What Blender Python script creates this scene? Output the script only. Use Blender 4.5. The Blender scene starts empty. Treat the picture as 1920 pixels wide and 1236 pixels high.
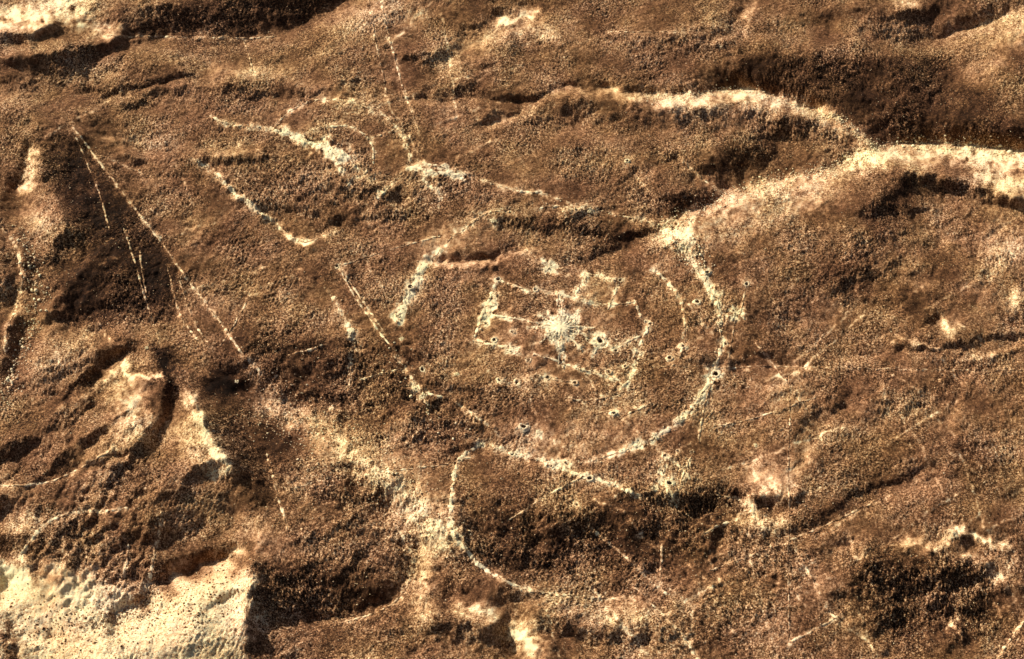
import bpy, math, random
import numpy as np
random.seed(7); RNG = np.random.default_rng(11)
R = math.radians
scene = bpy.context.scene
col = scene.collection

# ------------------------------------------------------------------ camera, sky, sun, exposure
DIST, PITCH, HFOV = 770.0, R(50), R(28)
cam_d = bpy.data.cameras.new('camera'); cam = bpy.data.objects.new('camera', cam_d); col.objects.link(cam)
CX, CY, CZ = 0.0, -DIST*math.cos(PITCH), DIST*math.sin(PITCH)
cam.location = (CX, CY, CZ); cam.rotation_euler = (R(90)-PITCH, 0, 0)
cam_d.sensor_fit = 'HORIZONTAL'; cam_d.angle = HFOV; cam_d.clip_start = 1; cam_d.clip_end = 9000
scene.camera = cam
SUN_EL, SUN_AZ = R(29), R(50)            # azimuth counted from +Y towards -X (sun stands upper left)
SX, SY = -math.sin(SUN_AZ), math.cos(SUN_AZ)
w = bpy.data.worlds.new('World'); scene.world = w; w.use_nodes = True
nt = w.node_tree; bg = nt.nodes['Background']
sky = nt.nodes.new('ShaderNodeTexSky'); sky.sky_type = 'NISHITA'; sky.sun_disc = False
sky.sun_elevation = SUN_EL; sky.sun_rotation = -SUN_AZ
sky.dust_density = 6.0; sky.ozone_density = 0.4
nt.links.new(sky.outputs[0], bg.inputs[0]); bg.inputs[1].default_value = 0.05
sl = bpy.data.lights.new('sun', 'SUN'); sl.energy = 5.0; sl.angle = R(0.5); sl.color = (1.0, 0.90, 0.74)
so = bpy.data.objects.new('sun', sl); col.objects.link(so)
so.rotation_euler = (R(90)-SUN_EL, 0, SUN_AZ+math.pi)
so.location = (-200, 200, 300)
scene.view_settings.view_transform = 'Standard'
try: scene.view_settings.look = 'None'
except Exception: pass
scene.view_settings.gamma = 1; scene.view_settings.use_curve_mapping = False
scene.view_settings.exposure = 0.33

# ------------------------------------------------------------------ photo pixel <-> ground
F = 960/math.tan(HFOV/2); SP, CP = math.sin(PITCH), math.cos(PITCH)
def project(x, y, z):
    dx, dy, dz = x-CX, y-CY, z-CZ
    dep = dy*CP - dz*SP
    up = dy*SP + dz*CP
    dep = np.maximum(dep, 50.0)
    return 960 + F*dx/dep, 618 - F*up/dep
def unproject(u, v, z):
    a = (u-960)/F; b = -(v-618)/F
    dx = a; dy = CP + b*SP; dz = -SP + b*CP
    t = (z-CZ)/dz
    return CX+dx*t, CY+dy*t

# ------------------------------------------------------------------ survey maps of the ground (height slopes, soil tone, roughness)
CELL, MARG = 2.0, 240.0
NW, NH = int((1920+2*MARG)/CELL), int((1236+2*MARG)/CELL)
PU, PV = np.meshgrid(np.arange(NW)*CELL-MARG, np.arange(NH)*CELL-MARG)
PU = PU.astype(np.float32); PV = PV.astype(np.float32)
def fftnoise(shape, dx, dy, lo, hi, beta, seed, ax=1.0, ay=1.0, rot=0.0):
    "noise with wavelengths between lo and hi; rms 1"
    g = np.random.default_rng(seed).standard_normal(shape)
    ky = np.fft.fftfreq(shape[0], dy)[:, None]; kx = np.fft.rfftfreq(shape[1], dx)[None, :]
    c, s = math.cos(rot), math.sin(rot)
    k = np.sqrt(((kx*c+ky*s)*ax)**2 + ((-kx*s+ky*c)*ay)**2)+1e-9
    filt = k**(-beta/2)*np.exp(-(1/(k*hi))**4)*np.exp(-(k*lo)**2)
    n = np.fft.irfft2(np.fft.rfft2(g)*filt, s=shape)
    return (n/n.std()).astype(np.float32)
WU = fftnoise((NH, NW), CELL, CELL, 8, 90, 2.6, 1)*4.0
WV = fftnoise((NH, NW), CELL, CELL, 8, 90, 2.6, 2)*4.0
BRK = fftnoise((NH, NW), CELL, CELL, 5, 60, 2.0, 3)
def stroke(arr, amp, wd, pts, wd2=None, warp=1.0, brk=0.25, taper=False):
    "soft brush along a polyline; wd = half width left of the direction of travel on the picture, wd2 = right"
    wd2 = wd if wd2 is None else wd2
    m = max(wd, wd2)*2.6+16
    p = np.array(pts, float)
    if len(p) == 1: p = np.vstack([p, p+0.01])
    i0 = max(0, int((p[:,1].min()-m+MARG)/CELL)); i1 = min(NH, int((p[:,1].max()+m+MARG)/CELL)+1)
    j0 = max(0, int((p[:,0].min()-m+MARG)/CELL)); j1 = min(NW, int((p[:,0].max()+m+MARG)/CELL)+1)
    if i1 <= i0 or j1 <= j0: return
    U = PU[i0:i1, j0:j1]+warp*WU[i0:i1, j0:j1]; V = PV[i0:i1, j0:j1]+warp*WV[i0:i1, j0:j1]
    best = np.full(U.shape, 1e9, np.float32); sgn = np.ones(U.shape, np.float32); par = np.zeros(U.shape, np.float32)
    n = len(p)-1
    for k in range(n):
        ax, ay = p[k]; bx, by = p[k+1]; ex, ey = bx-ax, by-ay; L = ex*ex+ey*ey+1e-9
        t = np.clip(((U-ax)*ex+(V-ay)*ey)/L, 0, 1)
        du, dv = U-(ax+t*ex), V-(ay+t*ey); d = du*du+dv*dv
        msk = d < best
        best = np.where(msk, d, best); sgn = np.where(msk, np.sign(ex*(V-ay)-ey*(U-ax)), sgn)
        par = np.where(msk, (k+t)/n, par)
    ww = np.where(sgn < 0, wd, wd2)
    if taper: ww = ww*(0.35+0.65*np.sin(np.pi*np.clip(par, 0.02, 0.98)))
    g = np.exp(-best/(ww*ww))
    arr[i0:i1, j0:j1] += amp*g*(1+brk*BRK[i0:i1, j0:j1])
def blur(a, s):
    ky = np.fft.fftfreq(a.shape[0], CELL)[:, None]; kx = np.fft.rfftfreq(a.shape[1], CELL)[None, :]
    return np.fft.irfft2(np.fft.rfft2(a)*np.exp(-2*(math.pi*s)**2*(kx*kx+ky*ky)), s=a.shape).astype(np.float32)
def polymask(pts, soft=4, warp=1.5):
    p = np.array(pts, float); U = PU+warp*WU; V = PV+warp*WV
    ins = np.zeros(U.shape, bool); n = len(p)
    for k in range(n):
        x1, y1 = p[k]; x2, y2 = p[(k+1) % n]
        c = ((y1 > V) != (y2 > V)) & (U < (x2-x1)*(V-y1)/(y2-y1+1e-9)+x1)
        ins ^= c
    return np.clip(blur(ins.astype(np.float32), soft), 0, 1)

S = np.zeros((NH, NW), np.float32)       # slope towards (+) or away from (-) the sun
A = np.zeros((NH, NW), np.float32)       # soil tone: - dark desert varnish and painted-in slope shade, + pale bare sand
G = np.ones((NH, NW), np.float32)*0.75   # roughness of the rubble

# ---- relief strokes: (amp, width, points[, width on the other side])
REL = [
 # top-left corner: bright bank stepping down to dark gully
 (.45, 20, [(-40,60),(40,35),(110,15)]), (.30, 12, [(0,66),(70,52)]), (.5, 9, [(150,18),(165,5)]),
 (.35, 12, [(100,92),(160,80),(220,62)]), (-.65, 9, [(-20,118),(40,112),(110,106),(160,98),(230,78)]), (.4, 8, [(5,105),(60,90),(110,84)]),
 (-.5, 8, [(0,75),(60,66),(110,52)]), (-.45, 7, [(60,80),(85,62)]), (-.5, 12, [(130,105),(180,96)]),
 (-.55, 22, [(250,42),(330,22),(450,18),(620,0)]), (-.5, 18, [(240,56),(330,46),(440,44),(540,46)]), (-.35, 14, [(430,60),(500,56),(560,38)]),
 (.3, 8, [(280,8),(350,2)]), (.25, 20, [(560,50),(640,30),(700,10)]),
 (.2, 26, [(200,100),(300,90)]), (-.22, 16, [(60,130),(160,140)]),
 # upper rills
 (.5, 4, [(150,178),(185,180),(225,185),(275,168),(350,150)]), (-.3, 6, [(150,170),(225,176),(300,152),(360,138)]), (-.2, 9, [(230,196),(340,168)]),
 (.25, 12, [(400,135),(470,130),(540,140)]), (-.18, 16, [(430,165),(560,175)]),
 (-.45, 3.5, [(560,178),(620,172),(635,150),(720,155)]), (-.4, 3, [(635,165),(690,188),(735,178)]), (.3, 7, [(570,160),(620,160)]), (.25, 8, [(600,190),(700,190),(730,182)]),
 (-.35, 4, [(480,178),(560,176)]), (.28, 7, [(760,188),(830,190),(900,184)]), (-.28, 6, [(800,172),(870,165),(910,150)]),
 (.4, 5, [(760,96),(800,88),(815,78)]), (-.3, 12, [(730,110),(800,112),(860,90)]), (.28, 16, [(820,130),(880,90),(940,60)]), (-.25, 9, [(780,150),(850,80),(930,30)]),
 (.45, 9, [(930,40),(980,35),(1010,22)]), (.3, 14, [(1000,40),(1040,70)]), (-.3, 10, [(860,60),(940,20),(980,5)]), (-.2, 14, [(960,70),(980,110)]),
 # second rim top right
 (.4, 10, [(1395,60),(1400,30),(1420,5)]), (-.4, 12, [(1360,50),(1385,20),(1400,-10)]), (.5, 4, [(1340,78),(1375,70),(1440,70)]), (-.3, 7, [(1310,62),(1360,58)]),
 (.3, 4, [(1440,72),(1480,68)]), (-.28, 14, [(1440,50),(1560,30),(1640,15)]), (.3, 8, [(1560,62),(1640,66)]), (.5, 10, [(1670,5),(1720,12)]), (-.5, 13, [(1660,30),(1720,35),(1760,12)]),
 (-.35, 18, [(1620,60),(1720,50)]), (-.5, 6, [(1640,72),(1690,72),(1760,62),(1850,42),(1890,20)]), (.5, 9, [(1760,72),(1800,62),(1860,45),(1900,22),(1960,0)], 22),
 (.3, 4, [(1760,40),(1800,12)]), (-.35, 8, [(1800,38),(1860,18)]), (-.3, 8, [(1700,82),(1780,78)]),
 # gully south of it
 (-.4, 5, [(1300,66),(1330,82)]), (-.2, 18, [(1200,70),(1300,90),(1400,95)]),
 # canyon wall, dark, facing the viewer
 (-.55, 20, [(1330,150),(1390,138),(1450,130)]), (-.55, 26, [(1450,150),(1540,140),(1620,130)]), (-.65, 14, [(1500,178),(1560,190),(1600,215),(1640,255)]),
 (-.6, 24, [(1600,160),(1630,200),(1650,240)]), (-.45, 24, [(1700,130),(1730,190),(1740,245)]), (-.35, 30, [(1690,230),(1740,150)]),
 (-.6, 7, [(1640,268),(1700,264),(1760,252)]), (-.4, 10, [(1800,272),(1920,272),(1990,275)]), (.3, 8, [(1755,180),(1758,250)]),
 (-.35, 14, [(1780,240),(1850,255),(1930,255)]), (-.3, 10, [(1650,120),(1670,180)]), (.15, 24, [(1850,130),(1880,90)]), (-.25, 12, [(1470,115),(1560,104)]),
 (.35, 8, [(1660,120),(1665,135)]), (.2, 10, [(1690,190),(1700,210)]),
 # rim of the canyon
 (-.55, 5, [(930,180),(960,184),(1000,188),(1040,168),(1065,160)]), (.4, 9, [(1040,175),(1075,165),(1115,172),(1150,168)]), (.55, 8, [(1150,170),(1200,178),(1260,186)]),
 (.75, 11, [(1220,182),(1290,186),(1350,174),(1400,170)]), (.6, 14, [(1390,176),(1440,180),(1500,202),(1560,215)]), (.45, 10, [(1540,215),(1590,240),(1640,276)]),
 (-.35, 5, [(1110,150),(1140,160)]), (-.3, 5, [(1060,158),(1130,160)]), (-.4, 5, [(1180,166),(1250,174),(1300,170),(1340,158)]), (-.25, 22, [(1050,205),(1140,215),(1200,235)]),
 (.55, 6, [(905,238),(950,228),(985,212),(1010,196)]), (-.5, 4, [(890,232),(940,215),(975,206)]), (-.18, 10, [(1000,236),(1080,226)]), (.2, 16, [(1040,240),(1120,245),(1150,255)]),
 (-.2, 22, [(1220,215),(1300,215),(1400,205)]),
 # hollow below
 (-.5, 16, [(1470,235),(1500,240)]), (-.5, 6, [(1500,260),(1540,285),(1570,318)]), (-.45, 5, [(1440,250),(1460,290),(1475,318)]), (.3, 12, [(1490,275),(1520,300)]), (.2, 8, [(1460,265),(1478,300)]),
 (-.55, 20, [(1340,310),(1380,300),(1430,285)]), (-.55, 13, [(1370,335),(1360,345)]), (-.5, 17, [(1270,375),(1300,385)]), (-.4, 8, [(1260,400),(1290,392),(1330,375)]),
 (.4, 5, [(1275,302),(1300,325),(1340,345),(1380,362)]), (.22, 15, [(1210,320),(1260,305)]), (-.25, 12, [(1180,330),(1195,345)]), (-.35, 10, [(1580,300),(1600,300)]), (-.3, 8, [(1420,320),(1450,340)]),
 (.3, 6, [(1190,330),(1215,360)]),
 # main bright rim running to the right edge
 (.5, 8, [(1230,430),(1290,405),(1340,380),(1385,360)]), (.55, 12, [(1380,362),(1440,345),(1500,335),(1560,322),(1610,305)]), (.7, 16, [(1610,300),(1660,285),(1720,282),(1770,280)]),
 (.6, 22, [(1700,300),(1780,290),(1860,300),(1960,312)]), (.5, 16, [(1830,330),(1880,350),(1960,372)]), (-.6, 6, [(1630,284),(1655,272)]),
 (.3, 20, [(1540,345),(1600,335)]), (-.45, 14, [(1700,325),(1730,330)]), (-.45, 12, [(1720,345),(1800,350),(1850,370),(1910,378)]), (-.45, 8, [(1780,335),(1810,345)]), (-.35, 14, [(1700,340),(1660,380),(1620,400)]),
 (-.25, 10, [(1650,390),(1700,400),(1760,395)]), (.2, 18, [(1740,400),(1830,420)]), (-.4, 8, [(1880,385),(1920,372)]),
 # ravine into the plateau
 (-.7, 7, [(1130,478),(1165,462),(1200,442),(1245,432)]), (-.55, 10, [(1150,436),(1200,440)]), (-.25, 12, [(970,420),(1040,427),(1120,434)]), (-.3, 8, [(1050,410),(1120,400)]),
 (.35, 5, [(1165,425),(1195,428)]), (-.3, 5, [(1140,420),(1160,428)]), (-.45, 3, [(1040,483),(1100,482),(1140,474)]), (.3, 7, [(1140,486),(1190,464),(1250,444)]), (.3, 12, [(1250,440),(1290,440)]),
 (-.4, 8, [(830,478),(880,484),(920,480)]), (.5, 5, [(810,492),(870,496),(920,490),(945,480)]), (-.2, 4, [(860,508),(930,504)]), (.25, 4, [(950,478),(980,462),(1010,468)]),
 (-.22, 7, [(900,408),(950,420)]), (-.25, 5, [(880,500),(940,500)]),
 # left hillside
 (-.6, 9, [(55,265),(45,300),(25,350),(10,380)]), (.75, 10, [(58,285),(58,320),(45,355)]), (.35, 20, [(60,375),(90,400)]), (-.5, 26, [(105,275),(120,310),(140,350)]), (-.5, 22, [(140,330),(150,400),(160,450)]),
 (-.4, 16, [(200,330),(210,370),(240,380)]), (-.35, 14, [(220,350),(300,400),(350,430)]), (-.4, 16, [(180,470),(210,450),(240,420)]), (.3, 9, [(145,510),(190,475),(235,440)]), (-.5, 13, [(130,540),(190,525),(250,515)]),
 (-.45, 14, [(110,580),(180,575),(240,560)]), (.25, 6, [(110,560),(170,510),(200,505)]), (.22, 5, [(180,390),(200,360)]), (-.3, 12, [(270,500),(300,540),(310,590)]), (-.25, 10, [(360,440),(350,500)]), 
 (-.35, 16, [(0,395),(10,430)]), (-.5, 14, [(10,560),(20,500),(10,460)]), (-.45, 10, [(45,540),(55,500),(45,440)]), (-.55, 9, [(35,600),(28,640),(10,700)]), (.3, 8, [(0,430),(35,480),(40,550),(10,620)]),
 (.25, 14, [(90,600),(70,650),(40,700)]), (.2, 25, [(150,630),(220,615)]), (-.4, 14, [(120,250),(75,260)]), (-.3,14,[(20,150),(60,165)]), (.35,8,[(5,185),(35,195),(60,210)]), (-.3,10,[(0,215),(40,230)]),
 (-.3, 8, [(150,215),(230,260),(260,285)]), (.25, 6, [(180,255),(250,285),(300,292),(400,285),(490,280)]), (-.25, 8, [(380,300),(440,302),(500,290)]), (.3, 5, [(380,285),(430,285),(480,280),(500,265)]),
 (-.25, 10, [(200,290),(270,300)]),
 # cones of the lower left
 (-.5, 14, [(245,645),(215,665),(160,712)]), (-.5, 12, [(170,710),(110,770),(50,820),(-20,860)]), (.5, 10, [(225,692),(170,730),(110,780),(70,815)], 20),
 (.8, 6, [(235,685),(247,705),(275,708),(300,697)]), (-.9, 17, [(300,665),(312,672)]), (-.7, 7, [(312,690),(318,730),(312,765)]), (.25, 10, [(265,665),(270,680)]), (.3, 26, [(230,730),(270,760)]),
 (.22, 20, [(200,790),(260,830)]), (-.4, 8, [(300,780),(280,830),(270,880)]), (.75, 12, [(352,742),(365,780),(390,820),(420,870)]), (.3, 24, [(340,820),(400,880)]), (.25, 18, [(330,770),(310,830)]),
 (-.75, 24, [(400,725),(430,722)]), (-.6, 24, [(410,760),(440,800),(470,840)]), (-.5, 20, [(440,745),(500,790),(540,830)]), (-.45, 18, [(450,860),(480,900),(500,940)]), (-.3, 10, [(410,690),(450,680)]),
 (-.45, 22, [(400,950),(350,975),(300,1000)]), (-.3, 25, [(320,930),(420,970)]), (-.4, 10, [(300,1060),(380,1045),(450,1025)]),
 # mid-left hollow
 (-.45, 20, [(470,650),(540,665),(600,660)]), (-.5, 18, [(500,700),(580,700),(650,690)]), (-.45, 14, [(530,735),(600,745),(640,750)]), (-.45, 12, [(660,640),(675,690),(670,740)]), (-.35, 12, [(470,600),(500,615)]),
 (.35, 3.5, [(500,670),(560,662),(610,650)]), (.3, 3, [(555,680),(600,672)]), (.3, 3, [(610,660),(650,672)]), (-.35, 12, [(450,560),(420,540)]), (-.22, 20, [(560,560),(600,590)]), (-.4, 4, [(570,525),(600,545),(625,565)]),
 (.25, 10, [(490,590),(530,592)]), (-.25, 14, [(590,370),(660,350)]), (-.4, 12, [(690,352),(740,362)]), (-.3, 12, [(560,320),(600,350)]), (-.3, 14, [(620,415),(670,410)]), (-.3, 8, [(520,385),(560,390)]),
 (.4, 6, [(395,318),(440,365),(500,405),(540,440),(570,455)]), (-.25, 7, [(400,330),(450,385),(520,430)]), (.25, 5, [(570,455),(610,440)]), (.2, 5, [(630,445),(700,447),(750,463)]),
 (-.25, 10, [(700,410),(760,400)]), (-.3,8,[(830,345),(850,362)]), (-.3, 10, [(480,370),(510,400)]),
 # spine and slopes of the lower middle
 (.35, 16, [(500,755),(560,790),(620,830),(680,880)]), (.3, 30, [(640,840),(720,900),(790,960),(830,1000)]), (.4, 9, [(640,845),(690,885),(740,950),(790,1010)]), (-.4, 18, [(620,890),(665,925),(680,940)]), (-.4, 12, [(650,930),(660,900)]),
 (-.25, 30, [(560,880),(600,920)]), (-.3, 20, [(540,870),(500,850)]), (-.35, 16, [(690,1000),(740,1000),(750,1050)]), (-.5, 20, [(500,1070),(580,1085),(640,1080)]), (-.5, 22, [(520,1120),(620,1130),(700,1115)]), (-.4, 16, [(690,1040),(720,1080),(740,1100)]),
 (.2, 14, [(690,1060),(680,1100)]), (.35, 4, [(640,1165),(700,1148),(760,1120),(775,1060)]), (.35, 14, [(800,1050),(790,1120),(780,1150)]), (-.3, 8, [(820,1060),(790,1080)]), (-.35, 10, [(930,1110),(980,1120)]),
 (-.55, 20, [(830,1180),(900,1200)]), (-.6, 18, [(930,1150),(940,1210)]), (.55, 14, [(860,1135),(900,1160),(930,1150)]), (.7, 20, [(975,1190),(1000,1215),(985,1240)]), (-.5, 13, [(1010,1160),(1050,1180),(1080,1190)]), (-.4, 10, [(1040,1215),(1060,1230)]),
 (.3, 18, [(1150,1140),(1190,1140)]), (.2, 14, [(1010,1135),(1070,1140)]), (-.3, 14, [(1120,1190),(1200,1200)]), (-.35, 10, [(880,1100),(930,1130)]), (.35, 6, [(880,1010),(930,1075),(1000,1108)]), (-.45, 10, [(860,960),(880,1000),(930,1050)]),
 (-.45, 16, [(1050,985),(1090,990),(1130,975)]), (-.45, 14, [(1000,1010),(1080,1020)]), (-.4, 12, [(1200,990),(1230,1000),(1190,1010)]), (-.45, 10, [(1190,925),(1230,935),(1290,940)]), (-.45, 14, [(1290,960),(1330,930),(1370,925)]),
 (-.5, 9, [(1345,985),(1335,1020),(1310,1060)]), (-.35, 18, [(930,960),(980,980)]), (-.35, 16, [(960,1050),(1030,1050)]), (-.3, 20, [(1250,1050),(1220,1060)]), (-.35, 10, [(720,655),(760,670)]), (-.4, 12, [(760,740),(810,760)]), (-.4, 10, [(850,785),(910,825)]),
 (-.45, 9, [(800,820),(880,840)]), (-.4, 5, [(830,742),(890,788),(950,822)]), (-.3, 12, [(730,700),(760,690)]), (-.3, 7, [(800,725),(860,728),(900,735)]), (-.35, 12, [(780,790),(830,800)]),
 # crater at lower right
 (-.9, 13, [(1420,942),(1436,944)]), (.55, 8, [(1403,940),(1410,960)]), (.35, 22, [(1415,895),(1440,900)]), (.3, 12, [(1455,915),(1470,930)]), (.25, 14, [(1400,975),(1450,975)]), (.3, 6, [(1475,965),(1490,962)]), (-.4, 10, [(1480,940),(1500,930)]),
 (-.28, 6, [(1750,872),(1700,895),(1620,925),(1560,955),(1520,990)]), (-.35, 12, [(1480,1000),(1530,980),(1600,950)]), (.25, 16, [(1640,950),(1700,930),(1760,920)]), (-.3, 12, [(1380,1000),(1440,1000)]), (-.25, 14, [(1530,1040),(1590,1000)]),
 # right-hand plateau
 (-.3, 9, [(1620,460),(1640,490),(1600,520)]), (-.35, 12, [(1670,500),(1680,520)]), (-.3, 9, [(1560,530),(1600,560),(1640,570)]), (-.3, 7, [(1590,540),(1700,480)]), (-.25, 9, [(1735,440),(1740,490),(1700,540)]),
 (.2, 24, [(1860,470),(1900,450)]), (-.35, 6, [(1700,545),(1740,555),(1770,590)]), (.6, 9, [(1768,600),(1780,615)]), (-.4, 6, [(1750,590),(1740,612)]), (.3, 3, [(1720,630),(1750,615)]), (.5, 4, [(1680,632),(1720,640),(1755,648)]), 
 (-.5, 5, [(1690,655),(1740,656),(1790,650)]), (-.6, 5, [(1780,650),(1820,648),(1850,635),(1880,634),(1940,632)]), (-.35, 6, [(1830,640),(1840,615)]), (.4, 5, [(1800,672),(1850,672),(1870,660),(1930,645)]), (-.45, 4, [(1820,682),(1860,676),(1890,662),(1930,648)]), 
 (.35, 12, [(1895,552),(1900,560)]), (-.2, 10, [(1880,590),(1920,600)]), (.25, 8, [(1460,690),(1560,680),(1640,672),(1700,660)]), (-.35, 4, [(1330,682),(1480,682),(1600,684)]), (-.3, 8, [(1400,660),(1470,668)]), (-.3, 8, [(1290,678),(1330,675)]),
 (.35, 8, [(1560,775),(1530,810),(1505,850)]), (-.3, 9, [(1530,770),(1515,790),(1490,830)]), (.3, 6, [(1805,710),(1800,750),(1785,780)]), (-.35, 8, [(1815,740),(1805,775)]), (-.3, 7, [(1720,745),(1700,770),(1740,735)]),
 (.18, 12, [(1600,720),(1620,750)]), (-.18, 16, [(1640,780),(1660,760)]), (-.2, 16, [(1840,850),(1880,870)]), (-.25, 20, [(1800,880),(1900,930)]), (-.2, 20, [(1420,570),(1460,600)]), (-.3, 8, [(1300,600),(1350,640)]), 
 # bottom-right dark hollow
 (.4, 9, [(1690,1015),(1740,1030),(1770,1015)]), (.55, 6, [(1785,985),(1820,1000),(1890,1028)]), (.4, 6, [(1805,1032),(1850,1050)]), (.5, 8, [(1870,1075),(1890,1095)]), (-.55, 14, [(1800,1015),(1815,1005)]), (-.45, 18, [(1830,1085),(1850,1080)]), 
 (.5, 4, [(1825,1098),(1845,1125),(1875,1150)]), (.5, 5, [(1790,1160),(1805,1190)]), (-.5, 16, [(1700,1050),(1660,1060),(1640,1030)]), (-.55, 22, [(1650,1090),(1720,1095),(1780,1085)]), (-.5, 18, [(1780,1140),(1830,1140)]), (-.5, 15, [(1650,1170),(1700,1150)]), (-.45, 12, [(1780,1210),(1810,1205)]), 
 (-.3, 20, [(1860,1000),(1920,1010)]), (.4, 6, [(1600,1040),(1620,1045)]), (-.35, 14, [(1560,1110),(1610,1120)]), (-.35, 12, [(1870,1170),(1850,1200)]), (-.25, 20, [(1890,1100),(1920,1120)]), (.3, 4, [(1880,1225),(1920,1170)]),
 # pale flat of the lower left
 (.5, 16, [(20,1055),(40,1080),(10,1130)]), (.35, 30, [(120,1200),(180,1220)]), (.45, 26, [(330,1120),(420,1070)]), (.5, 20, [(460,1050),(450,1150)]), (.35, 22, [(250,1180),(330,1170)]), (-.6, 16, [(490,1055),(478,1120),(480,1200)]), (-.45, 10, [(-10,1060),(-10,1130)]),
 (-.5, 8, [(195,1160),(210,1180),(205,1150)]), (-.4, 10, [(220,1140),(270,1110)]), (-.5, 10, [(10,1170),(30,1200),(20,1240)]), (-.4, 8, [(50,1215),(60,1236)]), (-.3, 7, [(400,1130),(450,1110)]), (-.35, 7, [(290,1080),(360,1060),(420,1040)]), (.3, 14, [(60,1110),(120,1150)]),
 (.2, 8, [(475,1000),(500,1020)]), (-.25, 10, [(0,950),(10,930)]), (.3, 10, [(0,990),(50,985)]),
]
def rim(pts, ab, wb, ad, wdk, off=(0,-4), crisp=2.5):
    stroke(S, ab, crisp, pts, wb, warp=.8); stroke(S, -ad, wdk, [(a_+off[0], b_+off[1]) for a_, b_ in pts], crisp, warp=.8)
CR = [(760,188),(830,190),(900,186),(940,190),(985,194),(1015,186),(1045,172),(1075,164),(1115,172),(1150,166),(1200,177),(1260,184),(1310,182),(1350,172),(1400,168),(1440,176),(1480,196),(1530,204),(1570,222),(1600,248),(1640,278)]
rim(CR[:8], .35, 10, .35, 7); rim(CR[7:13], .5, 14, .35, 8); rim(CR[12:], .55, 20, .6, 26)
rim([(1120,480),(1165,462),(1205,444),(1245,430),(1290,405),(1340,380),(1385,360),(1440,343),(1500,332),(1560,318),(1610,298),(1650,278)], .4, 20, .35, 9)
rim([(1640,280),(1700,270),(1760,268),(1830,276),(1960,284)], .5, 46, .5, 14)
rim([(905,240),(950,228),(985,212),(1012,194)], .35, 7, .45, 6)
rim([(225,692),(170,730),(110,780),(60,822),(0,860)], .35, 30, .5, 14)
rim([(300,1092),(380,1062),(440,1045),(486,1030)], .3, 20, .35, 18)
rim([(484,1032),(478,1090),(472,1160),(462,1240)][::-1], .0, 2, .0, 2)
rim([(0,75),(60,66),(120,48),(170,30)], .0, 2, .0, 2)
rim([(500,66),(560,48),(620,20),(650,-5)], .25, 24, .4, 20)
rim([(270,182),(225,186),(160,180),(120,170)][::-1], .3, 5, .2, 8); rim([(225,186),(275,168),(350,150)], .35, 5, .25, 8)
rim([(805,492),(870,496),(920,490),(950,478),(985,465)], .5, 6, .4, 9); stroke(A, .16, 3.5, [(805,493),(870,498),(920,491),(950,479),(1010,466)])
rim([(820,140),(880,95),(940,62),(1000,40)], .22, 20, .25, 16); rim([(1760,76),(1810,60),(1860,44),(1900,22),(1960,-4)], .35, 26, .4, 12)
rim([(1790,655),(1830,640),(1880,636),(1940,634)][::-1][::-1], .25, 6, .45, 5); rim([(1480,1000),(1540,970),(1620,928),(1700,896),(1750,872)], .2, 26, .12, 10)
rim([(1440,690),(1540,684),(1620,672),(1700,662),(1780,654)], .2, 9, .2, 5); rim([(380,292),(430,286),(480,283),(505,268)], .25, 6, .2, 5)
rim([(1500,870),(1530,820),(1570,775),(1590,750)], .22, 20, .3, 12); rim([(1780,790),(1800,750),(1806,700)], .2, 14, .25, 8)
rim([(1020,248),(1060,240),(1110,243),(1145,252)], .2, 16, .25, 5); rim([(1190,330),(1230,312),(1275,304),(1300,325),(1345,350),(1385,362)], .25, 12, .3, 12)
BROAD = [(-.30,60,[(140,320),(230,420),(270,560)]),(-.26,40,[(110,500),(150,590)]),(-.30,50,[(400,720),(450,800)]),(-.2,26,[(300,400),(380,470),(420,540)]),(-.20,48,[(520,1100),(660,1110)]),(-.16,42,[(630,900),(690,960)]),(-.16,44,[(900,980),(1060,1000),(1220,1000)]),
 (-.16,60,[(1680,1110),(1820,1130)]),(-.22,46,[(1480,140),(1640,170),(1730,210)]),(-.12,26,[(1250,215),(1420,225)]),(-.18,34,[(1300,350),(1400,300)]),(-.16,40,[(500,670),(640,710)]),(-.16,40,[(310,940),(400,960)]),(-.14,40,[(1560,540),(1680,440),(1720,360)]),
 (-.15,26,[(280,35),(520,25)]),(-.12,30,[(620,400),(720,370)]),(-.14,30,[(760,720),(900,820)]),(.14,40,[(70,650),(200,620)]),(.16,40,[(230,740),(160,820)]),(.14,34,[(350,800),(300,900)]),(.16,44,[(560,800),(700,890),(820,1000)]),(.05,150,[(980,620),(1120,620)]),
 (.14,46,[(1400,400),(1600,360),(1900,340)]),(.14,50,[(80,1150),(300,1180)]),(.07,60,[(640,60),(900,60)]),(.14,44,[(1830,150),(1900,110)]),(.08,60,[(1440,850),(1400,760)]),(.08,50,[(980,240),(1160,280)]),(-.1,40,[(1760,780),(1860,820)]),(.1,30,[(1150,1140),(1240,1160)]),(-.10,50,[(1430,560),(1560,600)]),(-.12,40,[(940,420),(1100,420)]),(-.12,60,[(430,560),(520,520)]),(-.10,40,[(1180,110),(1400,95)]),(.1,40,[(1900,480),(1760,470)])]
def crest(pts, ab, wb, ad, wdk):
    stroke(S, ab*1.4, wb, pts, 2.5, warp=.8); stroke(S, -ad*1.5, 2.5, pts, wdk, warp=.8)
crest([(95,580),(145,515),(190,475),(245,435)], .3, 10, .55, 26); crest([(90,470),(140,410),(205,350)], .2, 10, .4, 24); crest([(300,575),(345,525),(375,470)], .15, 8, .3, 16)
crest([(60,640),(150,600),(235,588)][::1], .1, 6, .1, 10); crest([(100,330),(120,280),(150,255)], .15, 8, .4, 26)
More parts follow.
